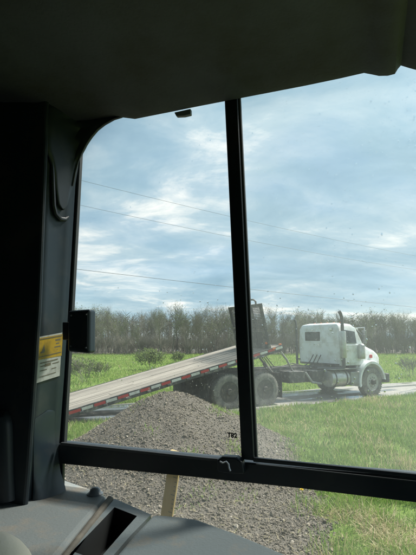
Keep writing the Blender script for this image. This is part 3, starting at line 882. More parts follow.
# lift rams and hoses
for y0 in (0.62, 1.80):
    MB().tube([(2.05, y0, 0.95), (1.75, y0, 1.28)], 0.07, 12).tube([(1.75, y0, 1.28), (1.5, y0, 1.55)], 0.035, 10).build('lift_ram', M['steel'], truck, smooth=True)
MB().tube([(2.02, 0.18, 1.76), (2.45, 0.30, 1.40), (2.95, 0.60, 0.98)], 0.035, 10).build('control_strut', M['grey_steel'], truck, smooth=True)
for k in range(3):
    MB().tube([(1.95, 0.85 + .12 * k, 1.55), (2.3, 0.8 + .12 * k, 1.15 - .05 * k), (2.8, .85 + .1 * k, 1.12), (3.4, 0.9 + .12 * k, 1.12 + 0.05 * k), (4.2, .95 + .12 * k, 1.05)], 0.018, 6).build('hydraulic_hose', M['rubber'], truck, smooth=True)
MB().box(2.55, 3.25, 0.30, 0.80, 0.62, 1.0).build('valve_box', M['steel'], truck, bevel=0.02)
MB().lathe([(0.0, 0), (0.15, 0.01), (0.16, 0.06), (0.16, 0.72), (0.15, 0.77), (0, .78)], 'x', 18, (2.4, 1.95, 0.72)).build('air_tank', M['steel'], truck, smooth=True)
MB().tube([(3.3, 0.35, 0.95), (3.5, 0.25, 0.62), (3.9, 0.22, 0.55)], 0.04, 8).build('pipe', M['grey_steel'], truck, smooth=True)

# cab
CB0, CB1, CY0, CY1 = 4.78, 5.74, 0.14, 2.32
def ring_loft(rings):
    m = MB(); n = len(rings[0])
    for r in rings: m.v += [tuple(p) for p in r]
    for i in range(len(rings) - 1):
        for k in range(n):
            k2 = (k + 1) % n; m.f.append((i * n + k, i * n + k2, (i + 1) * n + k2, (i + 1) * n + k))
    m.f.append(tuple(range(n - 1, -1, -1))); m.f.append(tuple((len(rings) - 1) * n + k for k in range(n)))
    return m
cabsec = [(CB0, CY0, 1.16), (CB0, CY1, 1.16), (CB1, CY1, 1.16), (CB1, CY0, 1.16)]
cabm = ring_loft([
    [(CB0, CY0, 1.12), (CB0, CY1, 1.12), (CB1 + .28, CY1, 1.12), (CB1 + .28, CY0, 1.12)],
    [(CB0 - .01, CY0, 1.86), (CB0 - .01, CY1, 1.86), (CB1 + .30, CY1 - .02, 1.86), (CB1 + .30, CY0 + .02, 1.86)],
    [(CB0, CY0 + .05, 2.46), (CB0, CY1 - .05, 2.46), (CB1 - .02, CY1 - .06, 2.46), (CB1 - .02, CY0 + .06, 2.46)],
    [(CB0 + .05, CY0 + .14, 2.63), (CB0 + .05, CY1 - .14, 2.63), (CB1 - .16, CY1 - .16, 2.63), (CB1 - .16, CY0 + .16, 2.63)],
    [(CB0 + .2, CY0 + .45, 2.69), (CB0 + .2, CY1 - .45, 2.69), (CB1 - .4, CY1 - .45, 2.69), (CB1 - .4, CY0 + .45, 2.69)]])
cabm.build('cab_body', M['white'], truck, bevel=0.05, smooth=True, seg=3)
# rear window: recessed dark pane behind a rubber frame
def rear_panel(y0, y1, z0, z1):
    fr = MB()
    x = CB0 - 0.022
    fr.box(x, x + .03, y0, y1, z0, z0 + .035).box(x, x + .03, y0, y1, z1 - .035, z1).box(x, x + .03, y0, y0 + .035, z0 + .035, z1 - .035).box(x, x + .03, y1 - .035, y1, z0 + .035, z1 - .035)
    w = MB().box(x + .012, x + .02, y0 + .034, y1 - .034, z0 + .034, z1 - .034).build('rear_window', M['cab_dark'], truck)
    fr.build('window_seal', M['rubber'], w, bevel=0.006)
M['cab_dark'] = paint('tinted_glass', (0.03, 0.04, 0.045), 0.12, dirt=(0.14, 0.15, 0.15), dscale=3, damt=(0.45, 0.75))
rear_panel(1.12, 1.92, 2.02, 2.36)
# pressed seams, clearance lamps and a work lamp on the back of the cab
for yy in (0.72, 1.74): MB().box(CB0 - .012, CB0 + .002, yy, yy + .02, 1.2, 1.98).build('panel_seam', M['white'], truck, bevel=0.004)
MB().box(CB0 - .014, CB0 + .002, .30, 2.16, 1.96, 1.975).build('panel_seam', M['white'], truck, bevel=0.004)
MB().box(CB0 - .05, CB0 + .0, .45, .60, 2.40, 2.50).build('work_lamp', M['chrome'], truck, bevel=0.012)
MB().box(CB0 - .02, CB0 + .004, .2, 2.26, 1.14, 1.20).build('cab_skirt', M['steel'], truck, bevel=0.006)
# near-side door
dr = MB().prism([(5.0, 0, 1.22), (5.66, 0, 1.22), (5.70, 0, 1.88), (5.0, 0, 1.88)], (0, 0.03, 0)).build('door', M['white'], truck, bevel=0.015)
dr.location = (0, CY0 - 0.018, 0)
MB().box(5.05, 5.18, -0.03, 0.0, 1.66, 1.71).build('handle', M['chrome'], dr, bevel=0.008)
dw = MB().prism([(5.05, 0.0, 1.93), (5.64, 0.0, 1.93), (5.60, 0.035, 2.36), (5.05, 0.035, 2.42)], (0, 0.03, 0)).build('door_window', M['cab_dark'], truck)
dw.location = (0, CY0 - 0.01, 0)
for z0 in (1.62, 1.72): MB().box(5.72, 5.80, CY0 - 0.025, CY0 + 0.02, z0, z0 + 0.05).build('cowl_light', M['amber'], truck, bevel=0.01)
ws = MB().prism([(CB1 + .285, CY0 + .14, 1.92), (CB1 + .285, CY1 - .14, 1.92), (CB1 + .02, CY1 - .17, 2.42), (CB1 + .02, CY0 + .17, 2.42)], (0.03, 0, 0.012))
ws.build('windshield', M['cab_dark'], truck)
MB().prism([(CB1 - .12, CY0 + .12, 2.52), (CB1 - .12, CY1 - .12, 2.52), (CB1 + .20, CY1 - .15, 2.44), (CB1 + .20, CY0 + .15, 2.44)], (0, 0, 0.03)).build('sun_visor', M['white'], truck, bevel=0.01)
for k in range(5):
    y0 = CY0 + .4 + k * (CY1 - CY0 - .8) / 4
    MB().lathe([(0.05, -0.03), (0.05, 0.02), (0.03, 0.045), (0, 0.05)], 'z', 10, (5.30, y0, 2.68)).build('roof_light', M['amber'], truck, smooth=True)
# hood and fenders
def sec(x, y0, y1, zb, zt, r):
    c = (y0 + y1) / 2
    return [(x, y0, zb), (x, y1, zb), (x, y1, zt - r), (x, y1 - r * .35, zt - r * .3), (x, y1 - r, zt), (x, c, zt + .02), (x, y0 + r, zt), (x, y0 + r * .35, zt - r * .3), (x, y0, zt - r)]
hood = ring_loft([sec(6.02, .20, 2.28, 1.05, 1.90, .2), sec(6.35, .22, 2.26, 1.05, 1.83, .2), sec(6.78, .26, 2.22, 1.0, 1.68, .18), sec(7.03, .32, 2.16, .8, 1.54, .16), sec(7.10, .40, 2.08, .8, 1.40, .12)])
hood.build('hood', M['white'], truck, bevel=0.02, smooth=True)
def fender(y0, y1, name='fender'):
    m = MB(); n = 18; prof = []
    for k in range(n + 1):
        a = math.pi * (1.06 - 1.03 * k / n)
        r_o, r_i = 0.70, 0.615
        prof.append(((6.25 + r_o * math.cos(a), 0.53 + r_o * math.sin(a) * 1.10), (6.25 + r_i * math.cos(a), 0.53 + r_i * math.sin(a) * 1.06)))
    for y in (y0, y0 + .05 if y0 < 1 else y0, y1):
        pass
    ys = [y0, y0 + 0.06, y1]
    for (xo, zo), (xi, zi) in prof:
        m.v += [(xo, y1, zo), (xo, y0 + (.05 if y0 < 1 else 0), zo), (xo, y0, zo - .03), (xi, y0, zi), (xi, y1, zi)]
    for k in range(n):
        for j in range(5):
            a = k * 5 + j; b = k * 5 + (j + 1) % 5
            m.f.append((a, b, b + 5, a + 5))
    m.f.append((0, 1, 2, 3, 4)); m.f.append(tuple(n * 5 + j for j in (4, 3, 2, 1, 0)))
    return m.build(name, M['white'], truck, smooth=True)
fender(-0.02, 0.62); fender(1.86, WT + 0.02)
MB().prism([(5.62, .20, .98), (5.75, .20, 1.30), (6.1, .26, 1.45), (6.6, .36, 1.40), (6.6, .5, .98)], (0, .14, 0)).build('cowl_side', M['white'], truck, bevel=0.03)
MB().box(6.98, 7.18, -0.02, WT + 0.02, 0.46, 0.80).build('bumper', M['steel'], truck, bevel=0.04)
MB().box(7.09, 7.13, .72, 1.76, .84, 1.30).build('grille', M['chrome'], truck, bevel=0.02)
for y0 in (0.18, 1.98): MB().box(6.86, 7.03, y0, y0 + .32, .84, 1.02).build('headlight', M['chrome'], truck, bevel=0.03)
MB().box(6.40, 6.52, .185, .25, 1.38, 1.50).build('turn_signal', M['redlens'], truck, bevel=0.012)
for y0, n in ((0.02, 1), (WT - .1, -1)):
    pass
# air cleaner canister on the near cowl, exhaust stacks behind the cab corners
MB().lathe([(0.02, 0), (0.12, .01), (0.13, .05), (0.13, .48), (0.10, .53), (0.06, .56), (0.0, .56)], 'z', 22, (5.76, 0.03, 1.36)).tube([(5.76, 0.03, 1.45), (6.02, 0.32, 1.45)], 0.05, 8).build('air_cleaner', M['alu'], truck, smooth=True)
for y0, xs in ((CY0 - 0.10, 4.84), (CY1 + 0.04, 4.70)):
    m = MB().tube([(xs, y0, 1.06), (xs, y0, 2.66), (xs - .01, y0, 2.86), (xs - .06, y0, 3.0), (xs - .12, y0, 3.07)], 0.062, 12)
    if y0 > 1: m = MB().tube([(xs, y0, 1.06), (xs, y0, 2.6), (xs - .03, y0, 2.78), (xs - .1, y0, 2.88)], 0.05, 12)
    so_ = m.build('exhaust_stack', M['stack'], truck, smooth=True)
    if y0 < 1: MB().lathe([(0.105, 0), (0.115, .03), (0.115, 0.92), (0.105, .95)], 'z', 18, (xs, y0, 1.42)).build('heat_shield', M['alu'], so_, smooth=True)
    MB().tube([(xs, y0, 1.3), (xs + .1, y0 + (.12 if y0 < 1 else -.12), 1.3)], 0.025, 6).build('stack_bracket', M['steel'], so_)
# west-coast mirrors on loop brackets
for sgn, yb in ((-1, CY0 + 0.02), (1, CY1 - 0.02)):
    y1 = yb + sgn * 0.40
    mr = MB().box(5.60, 5.66, y1 - .09, y1 + .09, 1.92, 2.40).build('mirror', M['grey_steel'], truck, bevel=0.02)
    MB().box(5.594, 5.598, y1 - .075, y1 + .075, 1.94, 2.38).build('mirror_glass', M['chrome'], mr)
    MB().tube([(5.70, yb, 2.50), (5.68, y1, 2.50), (5.66, y1, 2.45), (5.66, y1, 1.88), (5.70, y1, 1.84), (5.74, yb + sgn * .02, 1.80)], 0.014, 6).build('mirror_bracket', M['chrome'], mr, smooth=True)
    MB().tube([(5.70, yb, 2.45), (5.66, y1, 2.14)], 0.009, 6).build('mirror_brace', M['chrome'], mr)
# fuel tanks, steps, battery box
for y0, nm in ((0.30, 1), (WT - .30, -1)):
    ft = MB().lathe([(0.0, -.005), (0.20, 0), (0.285, .03), (0.30, .07), (0.30, .83), (0.285, .87), (0.20, .90), (0.0, .905)], 'x', 30, (4.25, y0 + nm * 0.02, 0.70)).build('fuel_tank', M['alu'], truck, smooth=True)
    for x0 in (4.42, 4.95):
        MB().lathe([(0.304, 0), (0.304, .05), (0.31, .05), (0.31, 0)], 'x', 30, (x0, y0 + nm * .02, .70)).build('tank_strap', M['steel'], ft)
    MB().tube([(4.7, y0 - nm * .14, .96), (4.7, y0 - nm * .17, 1.01)], 0.05, 12).build('filler_cap', M['steel'], ft)
    MB().box(5.17, 5.62, y0 - .26, y0 + .2, .44, .92).build('step_box', M['grey_steel'], truck, bevel=0.03)
    MB().box(4.2, 5.62, y0 - .30, y0 + .12, 1.015, 1.045).build('step', M['grey_steel'], truck, bevel=0.008)
MB().box(3.55, 4.15, .30, .80, .60, 1.0).build('battery_box', M['steel'], truck, bevel=0.03)
MB().box(4.70, 6.3, .75, 1.75, .55, 1.12).build('engine', M['steel'], truck, bevel=0.06)
MB().tube([(4.0, .5, 1.05), (4.84, CY0 - .10, 1.07)], 0.05, 8).build('exhaust_pipe', M['stack'], truck, smooth=True)
for k, y0 in enumerate((.95, 1.15, 1.35)):
    MB().tube([(3.95, y0, 1.10), (4.2, y0 + .04, 1.02 + .03 * k), (4.45, y0, 1.25), (4.63, y0, 1.5)], 0.02, 6).build('air_hose', M['rubber'], truck, smooth=True)

# ------------------------------------------------------------------ the cab we sit in
cab = empty('excavator_cab', (0.1, 0.0, 0.0))
tag(cab, 'dark interior of the digger cab framing the view, grey console below', 'machine cab')
cab_off = Vector((0.1, 0, 0))
def cbuild(m, name, mat, parent=None, **kw):
    # shapes are written in world space; shift them into the cab's space
    base = cab if parent is None else parent
    m.v = [tuple(Vector(v) - cab_off) for v in m.v]
    return m.build(name, mat, base, **kw)
def wprism(pix, off, thick):
    return MB().prism([hitw(x, y, off) for x, y in pix], WN * thick)

# headliner: moulded edge, then back over the operator's head
edge = [(-260, 60), (-120, 84), (-40, 97), (0, 104), (14, 116), (30, 121), (62, 124), (90, 120), (115, 116.5), (135, 119), (168, 112.5), (200, 106), (252, 96),
        (304, 86), (340, 78.5), (364, 73), (372, 74.5), (379, 76), (388, 75.8), (395, 74), (398, 69), (401, 65.5), (409, 68), (418, 70.5), (470, 62), (560, 50), (700, 40)]
hl = MB(); rows = [(0.0, 0.012), (0.0, 0.0), (-0.02, -0.001), (-0.06, 0.010), (-0.14, 0.026), (-0.30, 0.040), (-0.55, 0.05), (-0.95, 0.055), (-1.6, 0.05), (-2.3, 0.03)]
ep = [hitw(x, y, -0.03) for x, y in edge]
for off, dz in rows:
    bl = min(1, -off / 0.55)
    for p in ep:
        z = p.z * (1 - bl) + 2.655 * bl
        q = p + WN * off; hl.v.append((q.x, q.y, z + dz))
ne = len(ep)
for i in range(len(rows) - 1):
    for k in range(ne - 1):
        a = i * ne + k; hl.f.append((a, a + 1, a + ne + 1, a + ne))
ho = cbuild(hl, 'headliner', M['liner'], smooth=True)
sp = MB().lathe([(0.0, 0.01), (0.05, 0.006), (0.062, 0.0), (0.07, 0.004), (0.074, 0.02)], 'z', 32, tuple(at(30, 40, 0.78) - Vector((0, 0, 0.0))))
# roof, floor, walls; unseen back and far side closed to shade the interior
def wpt(u, off, z): return WA + WDIR * u + WN * off + Vector((0, 0, z))
rf = MB().prism([wpt(-1.2, 0.07, 2.76), wpt(2.1, 0.07, 2.76), wpt(2.1, -1.75, 2.76), wpt(-1.2, -1.75, 2.76)], (0, 0, 0.07))
cbuild(rf, 'roof', M['black_trim'], bevel=0.02)
wl_ = MB().prism([wpt(-1.2, 0.05, 0.95), wpt(-0.02, 0.05, 0.95), wpt(-0.02, 0.05, 1.0), wpt(-1.2, 0.05, 1.0)], (0, 0, 1.7))
fl = MB().prism([wpt(-1.2, 0.05, 0.86), wpt(2.1, 0.05, 0.86), wpt(2.1, -1.7, 0.86), wpt(-1.2, -1.7, 0.86)], (0, 0, 0.08))
cbuild(fl, 'floor', M['black_trim'], bevel=0.01)
sill = MB().prism([wpt(-1.2, 0.05, 0.941), wpt(2.1, 0.05, 0.941), wpt(2.1, 0.01, 0.941), wpt(-1.2, 0.01, 0.941)], (0, 0, 0.26))
cbuild(sill, 'door_sill', M['black_trim'], bevel=0.01)
for nm, (ua, oa, ub, ob) in (('rear_shade_wall', (-1.2, -0.02, -1.2, -1.7)), ('off_side_shade_wall', (-1.2, -1.7, 2.1, -1.7)), ('front_wall', (2.1, -1.7, 2.1, 0.05))):
    a, b = wpt(ua, oa, 0), wpt(ub, ob, 0); d = (b - a).normalized(); nn = Vector((-d.y, d.x, 0)) * 0.04
    lw = MB().prism([a + Vector((0, 0, .941)), b + Vector((0, 0, .941)), b + Vector((0, 0, 1.45)), a + Vector((0, 0, 1.45))], nn)
    if nm == 'front_wall': lw.prism([a + Vector((0, 0, 2.55)), b + Vector((0, 0, 2.55)), b + Vector((0, 0, 2.76)), a + Vector((0, 0, 2.76))], nn)
    for e0, e1 in (((a, a + d * .12), (b - d * .12, b)) if nm == 'front_wall' else ((a, b),)):
        lw.prism([e0 + Vector((0, 0, 1.45)), e1 + Vector((0, 0, 1.45)), e1 + Vector((0, 0, 2.55 if nm == 'front_wall' else 2.76)), e0 + Vector((0, 0, 2.55 if nm == 'front_wall' else 2.76))], nn)
    cbuild(lw, nm, M['black_trim'])
# undercarriage carrying the cab
uc = MB().prism([wpt(-1.0, -0.05, 0.35), wpt(1.9, -0.05, 0.35), wpt(1.9, -1.6, 0.35), wpt(-1.0, -1.6, 0.35)], (0, 0, 0.505))
cbuild(uc, 'undercarriage', M['frame_black'], bevel=0.03)
for o0 in (-0.05, -1.35):
    ring = []
    for k in range(24):
        a = 2 * math.pi * k / 24
        cx_ = 1.75 if math.cos(a) > 0 else -0.85
        ring.append(wpt(cx_ + 0.32 * math.cos(a), o0, 0.345 + 0.33 * math.sin(a)))
    cbuild(MB().prism(ring, WN * -0.35), 'track', M['rubber'], bevel=0.02)

def poff(x, y):
    xl = np.interp(y, [104, 150, 308, 470, 520], [47, 45, 39, 28, 24]); xr_ = np.interp(y, [104, 165, 185, 308, 377, 462, 520], [80, 76, 72.5, 66, 61.8, 55.5, 52])
    return -0.125 + 0.103 * min(max((x - xl) / (xr_ - xl), -0.05), 1.0)
def hitp(x, y, d=0.0): return hitw(x, y, poff(x, y) + d)
def pprism(pix, d, thick): return MB().prism([hitp(x, y, d) for x, y in pix], WN * thick)
def ladder(rows, d, cols=5):
    # rows: (y, left x, right x); a sheet that follows the slanted pillar
    m = MB()
    for y, xl, xr_ in rows:
        for k in range(cols): m.v.append(tuple(hitp(xl + (xr_ - xl) * k / (cols - 1), y, d)))
    for i in range(len(rows) - 1):
        for k in range(cols - 1):
            a = i * cols + k; m.f.append((a, a + cols, a + cols + 1, a + 1))
    return m
def thicken(o, t):
    md = o.modifiers.new('thickness', 'SOLIDIFY'); md.thickness = t; md.offset = -1
    return o
# front quarter panel (dark, left) and the pillar
cbuild(wprism([(-420, -140), (47, 90), (45, 150), (39, 308), (28, 470), (24, 520), (-420, 560)], -0.14, 0.014), 'side_panel', M['black_trim'], bevel=0.008)
pil = ladder([(y, float(np.interp(y, [104, 150, 308, 470, 520], [45, 44.5, 38.5, 27, 20])), float(np.interp(y, [104, 165, 185, 308, 377, 462, 520], [82, 78.5, 75.2, 68.2, 64, 57.7, 54]))) for y in range(104, 521, 16)], 0.0)
thicken(cbuild(pil, 'pillar', M['pillar_paint'], smooth=True), 0.02)
# corner gusset sweeping from the roof to the pillar
arc = [(44, 104), (128, 104), (121, 116.5), (113, 119), (104, 124), (97, 129.5), (91, 136.5), (86, 144), (81.5, 153), (78, 162), (75, 173), (72.6, 186), (68, 204), (64, 210), (59, 205), (56, 190), (54, 172), (50, 158), (46, 150)]
ax_, ay_ = [q[0] for q in arc[2:14]], [q[1] for q in arc[2:14]]
lx_, ly_ = [44, 44, 46, 50, 54, 56, 59, 64], [104, 140, 150, 158, 172, 190, 205, 210]
gu = ladder([(y, float(np.interp(y, ly_, lx_)), float(np.interp(y, [104] + ay_, [128] + ax_))) for y in (104, 110, 116.5, 117.5, 119, 121.5, 124, 127, 129.5, 133, 136.5, 140, 144, 148, 153, 157, 162, 167, 173, 180, 186, 195, 204, 208, 210)], -0.010, 7)
thicken(cbuild(gu, 'corner_gusset', M['black_trim'], smooth=True), 0.008)
rim = [hitp(x, y, -0.010) for x, y in arc[2:12]]
cbuild(MB().tube(rim, 0.0022, 6), 'gusset_piping', M['seal'], smooth=True)
ul = [hitp(x, y, -0.006) for x, y in [(51.5, 150), (52.5, 175), (53, 195), (53.5, 206), (55.5, 214), (60, 219), (65, 219.5), (68.5, 217)]]
cbuild(MB().tube(ul, [0.004, 0.006, 0.007, 0.007, 0.007, 0.007, 0.006, 0.004], 8), 'hand_loop', M['frame_black'], smooth=True)
# raised moulding at the pillar's foot
bl = MB()
prof = [(41.5, 480, 58), (42, 455, 57.5), (42.5, 435, 57), (43, 422, 57.5), (44.5, 415, 57), (47, 411.5, 55), (50, 410, 52.5)]
rings = []
foot = [(38, 512, 70), (40, 486, 65), (41, 472, 60.5), (41.5, 458, 58.5), (42, 440, 57.5), (42.5, 424, 57), (44, 416, 56.5), (46, 412, 55), (49, 410, 53)]
for (xl, y, xr_) in foot:
    l, r_ = hitp(xl, y, -0.001), hitp(xr_, y, -0.001); c = (l + r_) / 2; ring = []
    dep = 0.05 if y > 412 else 0.015
    for k in range(13):
        a = math.pi * k / 12
        ring.append(c + (l - c) * math.cos(a) - WN * (math.sin(a) ** 0.7) * dep)
    rings.append(ring)
n = 13
for r_ in rings: bl.v += [tuple(p) for p in r_]
for i in range(len(rings) - 1):
    for k in range(n - 1):
        a = i * n + k; bl.f.append((a, a + 1, a + n + 1, a + n))
bl.f.append(tuple((len(rings) - 1) * n + k for k in range(n)))
cbuild(bl, 'pillar_foot', M['pillar_paint'], smooth=True)
bl2 = MB(); rings = []
for (xl, y, xr_) in [(-14, 500, 15), (-13, 470, 13.5), (-12, 440, 13), (-11, 424, 12.5), (-9, 416, 11), (-6, 412, 8), (-2, 410.5, 3)]:
    l, r_ = hitw(xl, y, -0.141), hitw(xr_, y, -0.141); c = (l + r_) / 2
    rings.append([c + (l - c) * math.cos(math.pi * k / 12) - WN * (math.sin(math.pi * k / 12) ** 0.7) * (0.025 if y > 413 else .01) for k in range(13)])
for r_ in rings: bl2.v += [tuple(p) for p in r_]
for i in range(len(rings) - 1):
    for k in range(n - 1):
        a = i * n + k; bl2.f.append((a, a + 1, a + n + 1, a + n))
bl2.f.append(tuple((len(rings) - 1) * n + k for k in range(n)))
cbuild(bl2, 'panel_rib', M['black_trim'], smooth=True)

# window frame
def strip(name, pix, off, thick, mat, parent=None, bevel=0.003):
    return cbuild(wprism(pix, off, thick), name, mat, parent, bevel=bevel)
wfm = strip('window_post', [(74.5, 120), (79.6, 118), (79.4, 160), (70.8, 308), (62.9, 445), (61.5, 520), (54, 520), (56, 445), (64, 308), (72, 160)], -0.010, 0.012, M['frame_black'])
strip('window_seal', [(79.7, 150), (80.6, 150), (72, 308), (64, 444), (63, 444), (70.9, 308)], -0.008, 0.012, M['seal'], bevel=0)
strip('mid_rail', [(56, 443.6), (200, 458.6), (300, 467.2), (420, 477), (620, 493), (620, 528), (420, 503.4), (300, 488.6), (200, 478), (56, 463.4)], -0.022, 0.045, M['frame_black'])
strip('rail_lip', [(60, 442.5), (200, 457.3), (240, 461), (240, 463.4), (200, 460.0), (60, 445.3)], -0.034, 0.010, M['seal'], bevel=0.002)
strip('track_lip', [(253, 457.6), (416, 474.0), (620, 492), (620, 496), (416, 478.0), (253, 462.0)], -0.034, 0.010, M['frame_black'], bevel=0.002)
strip('track_edge', [(256, 463.8), (416, 481.0), (620, 500), (620, 501.2), (416, 482.0), (256, 464.8)], -0.026, 0.003, M['seal'], bevel=0)
strip('sash_stile', [(222.5, 60), (235.3, 60), (254.0, 461), (241.2, 459.5)], -0.028, 0.022, M['frame_black'])
strip('sash_stile', [(236.0, 60), (238.4, 60), (257.6, 461.5), (254.8, 461)], -0.016, 0.012, M['seal'], bevel=0.002)
strip('top_rail', [(70, 108), (420, 40), (640, 0), (640, -40), (60, 80)], -0.012, 0.035, M['frame_black'])
# small clip at the head of the left pane
strip('head_clip', [(174, 112.2), (190.5, 108.5), (190.5, 114.0), (184, 115.6), (176, 116.0)], -0.024, 0.012, M['clip'], bevel=0.002)
# latch where the sash meets the rail
lt = strip('sash_latch', [(216.5, 460), (222, 456.5), (236, 457.5), (242, 462), (244, 474.5), (228, 473.5), (217, 472)], -0.050, 0.026, M['frame_black'], bevel=0.004)
gl_ = [hitw(x, y, -0.053) for x, y in [(220, 461.5), (223, 463), (226.5, 461.6), (228.5, 464), (229.3, 468.5), (230.5, 471)]]
cbuild(MB().tube(gl_, 0.0022, 6), 'latch_glint', M['chrome'], lt, smooth=True)  # chrome tube modelled in place of the white glint on the latch
tag(lt, 'black plastic latch with a bright glint')
# glass
ga = strip('glass_pane', [(70, 90), (236, 62), (250, 462), (60, 452)], 0.004, 0.005, M['glass_a'], bevel=0)
gb = strip('glass_pane', [(238, 64), (620, 10), (640, 510), (258, 468)], -0.008, 0.005, M['glass_b'], bevel=0)
gc = strip('glass_pane', [(58, 455), (320, 482), (640, 520), (640, 900), (50, 640)], 0.006, 0.005, M['glass_c'], bevel=0)
def drops(spots, off, parent):
    v, f = [], []
    for px, py, r in spots:
        c = hitw(px, py, off)
        sx, sz = r * random.uniform(.7, 1.1), r * random.uniform(.8, 1.5); k0 = len(v)
        for i, (rr, d) in enumerate(((1.0, 0), (0.85, .3), (0.5, .5))):
            for k in range(8):
                a = 2 * math.pi * k / 8
                v.append(c + WDIR * (math.cos(a) * rr * sx) + Vector((0, 0, math.sin(a) * rr * sz)) + WN * d * r)
        v.append(c + WN * 0.56 * r)
        for i in range(2):
            for k in range(8):
                k2 = (k + 1) % 8; f.append((k0 + i * 8 + k, k0 + i * 8 + k2, k0 + i * 8 + 8 + k2, k0 + i * 8 + 8 + k))
        for k in range(8): f.append((k0 + 16 + k, k0 + 16 + (k + 1) % 8, k0 + 24))
        f.append(tuple(k0 + k for k in range(7, -1, -1)))
    m = MB(); m.v = v; m.f = f
    o = cbuild(m, 'raindrops', M['drop'], parent, smooth=True)
    o['kind'] = 'stuff'
def spots(n, x0, x1, y0, y1, rmin, rmax, p=3):
    return [(random.uniform(x0, x1), random.uniform(y0, y1), rmin + (rmax - rmin) * random.random() ** p) for _ in range(n)]
drops(spots(150, 80, 234, 115, 445, .0005, .0022) + spots(60, 190, 235, 280, 420, .0006, .0024) + spots(60, 90, 230, 290, 390, .0005, .0018), 0.0095, ga)
drops(spots(190, 250, 416, 75, 460, .0006, .0024) + spots(90, 370, 416, 75, 180, .0008, .0030) + spots(70, 300, 380, 90, 250, .0006, .0024)
      + spots(110, 258, 416, 290, 400, .0006, .0024), -0.0025, gb)
# faint stamped mark on the left pane
tx = bpy.data.curves.new('mark', 'FONT'); tx.body = 'T82'; tx.size = 0.0155; tx.extrude = 0.0003; tx.align_x = 'CENTER'; tx.align_y = 'CENTER'; tx.offset = 0.0006
txo = bpy.data.objects.new('mark_source', tx); COL.objects.link(txo)
dg = bpy.context.evaluated_depsgraph_get()
tme = bpy.data.meshes.new_from_object(txo.evaluated_get(dg)); bpy.data.objects.remove(txo)
tme.materials.clear(); tme.materials.append(M['ink'])
def on_window(o, px, py, off, parent):
    o.parent = parent
    rot = Matrix((WDIR, Vector((0, 0, 1)), -WN)).transposed().to_4x4()
    o.matrix_local = Matrix.Translation(hitw(px, py, off) - cab_off) @ rot
mk_ = link('glass_marking', tme); on_window(mk_, 232.2, 435.5, 0.0025, cab); mk_.parent = ga

# warning sticker on the pillar: yellow head, white lower half, worn print
sx = cbuild(pprism([(38.2, 337), (63.8, 332.2), (61.2, 375.2), (35.4, 383.4)], -0.003, 0.002), 'warning_sticker', M['sticker_w'])
cbuild(pprism([(39.6, 338.2), (62.9, 334.0), (61.4, 355.6), (38.4, 360.0)], -0.0042, 0.0006), 'warning_panel', M['sticker_y'], sx)
def stk(u0, u1, v0, v1, mat, off=-0.0052):
    # u,v in 0..1 over the sticker
    A, B, C, D = [Vector((x, y, 0)) for x, y in ((39.6, 338.2), (62.9, 334.0), (60.5, 374.5), (36.6, 382.0))]
    def q(u, v): p = (A * (1 - u) + B * u) * (1 - v) + (D * (1 - u) + C * u) * v; return (p.x, p.y)
    return pprism([q(u0, v0), q(u1, v0), q(u1, v1), q(u0, v1)], off, 0.0005)
pr = MB()
for a in [(.03, .97, .02, .045), (.08, .34, .32, .36), (.42, .9, .10, .14), (.42, .86, .19, .22), (.42, .92, .27, .30), (.42, .8, .34, .37), (.03, .97, .43, .45)]:
    q = stk(*a, None); b = len(pr.v); pr.v += q.v; pr.f += [tuple(i + b for i in f) for f in q.f]
q = MB().prism([hitp(x, y, -0.0052) for x, y in ((41.5, 351.8), (45.2, 341.8), (49.4, 350.6))], WN * .0005)
b = len(pr.v); pr.v += q.v; pr.f += [tuple(i + b for i in f) for f in q.f]
cbuild(pr, 'warning_print', M['ink_soft'], sx)
pr = MB()
for a in [(.1, .85, .58, .605), (.12, .5, .66, .68), (.62, .9, .66, .68), (.12, .4, .76, .78), (.6, .8, .78, .80), (.1, .8, .90, .915), (.3, .55, .63, .70)]:
    q = stk(*a, None); b = len(pr.v); pr.v += q.v; pr.f += [tuple(i + b for i in f) for f in q.f]
cbuild(pr, 'small_print', M['ink_soft'], sx)
tag(sx, 'worn yellow and white warning sticker')

# black box bracketed to the post, in front of the glass
def boxpx(fr, depth):
    return MB().prism(fr, depth)
bp = [hitw(x, y, -0.10) for x, y in ((67.5, 310.5), (89.5, 309.0), (89.0, 353.6), (67.0, 351.5))]
cbx = cbuild(MB().prism(bp, WN * 0.030), 'control_box', M['pillar_paint'], bevel=0.007, seg=3)
cbuild(MB().prism([hitw(x, y, -0.1015) for x, y in ((70, 314), (87.4, 312.8), (87.0, 349.6), (69.6, 348))], WN * 0.002), 'box_lid', M['black_trim'], cbx, bevel=0.0008)
for x, y in ((71.2, 315.6), (86.2, 314.6), (85.8, 347.8), (70.8, 346.2)):
    cp = hitw(x, y, -0.102)
    cbuild(MB().tube([cp, cp - WN * 0.0015], 0.0022, 10), 'lid_screw', M['clip'], cbx)
cbuild(MB().prism([hitw(x, y, -0.075) for x, y in ((62, 322), (70, 322), (70, 340), (62, 340))], WN * 0.03), 'box_bracket', M['frame_black'], bevel=0.003)

# console under the window
ZC = EYE.z - 0.40
def cprism(pix, z, down): return MB().prism([hitz(x, y, z) for x, y in pix], (0, 0, -down))
lp_pix = [(-160, 520), (-60, 498), (0, 489), (20, 484.5), (40, 480), (56, 478), (66, 479.5), (88, 487), (108, 495.5), (84, 523), (56, 558), (10, 625), (-260, 640)]
cbuild(cprism(lp_pix, ZC, 0.22), 'console_pad', M['console'], bevel=0.012, seg=3)
cbuild(cprism([(108.5, 494), (114, 496.5), (90, 526), (64, 560), (20, 622), (11, 622), (56.5, 559), (84.5, 524)], ZC + 0.006, 0.10), 'edge_strip', M['strip'], bevel=0.006)
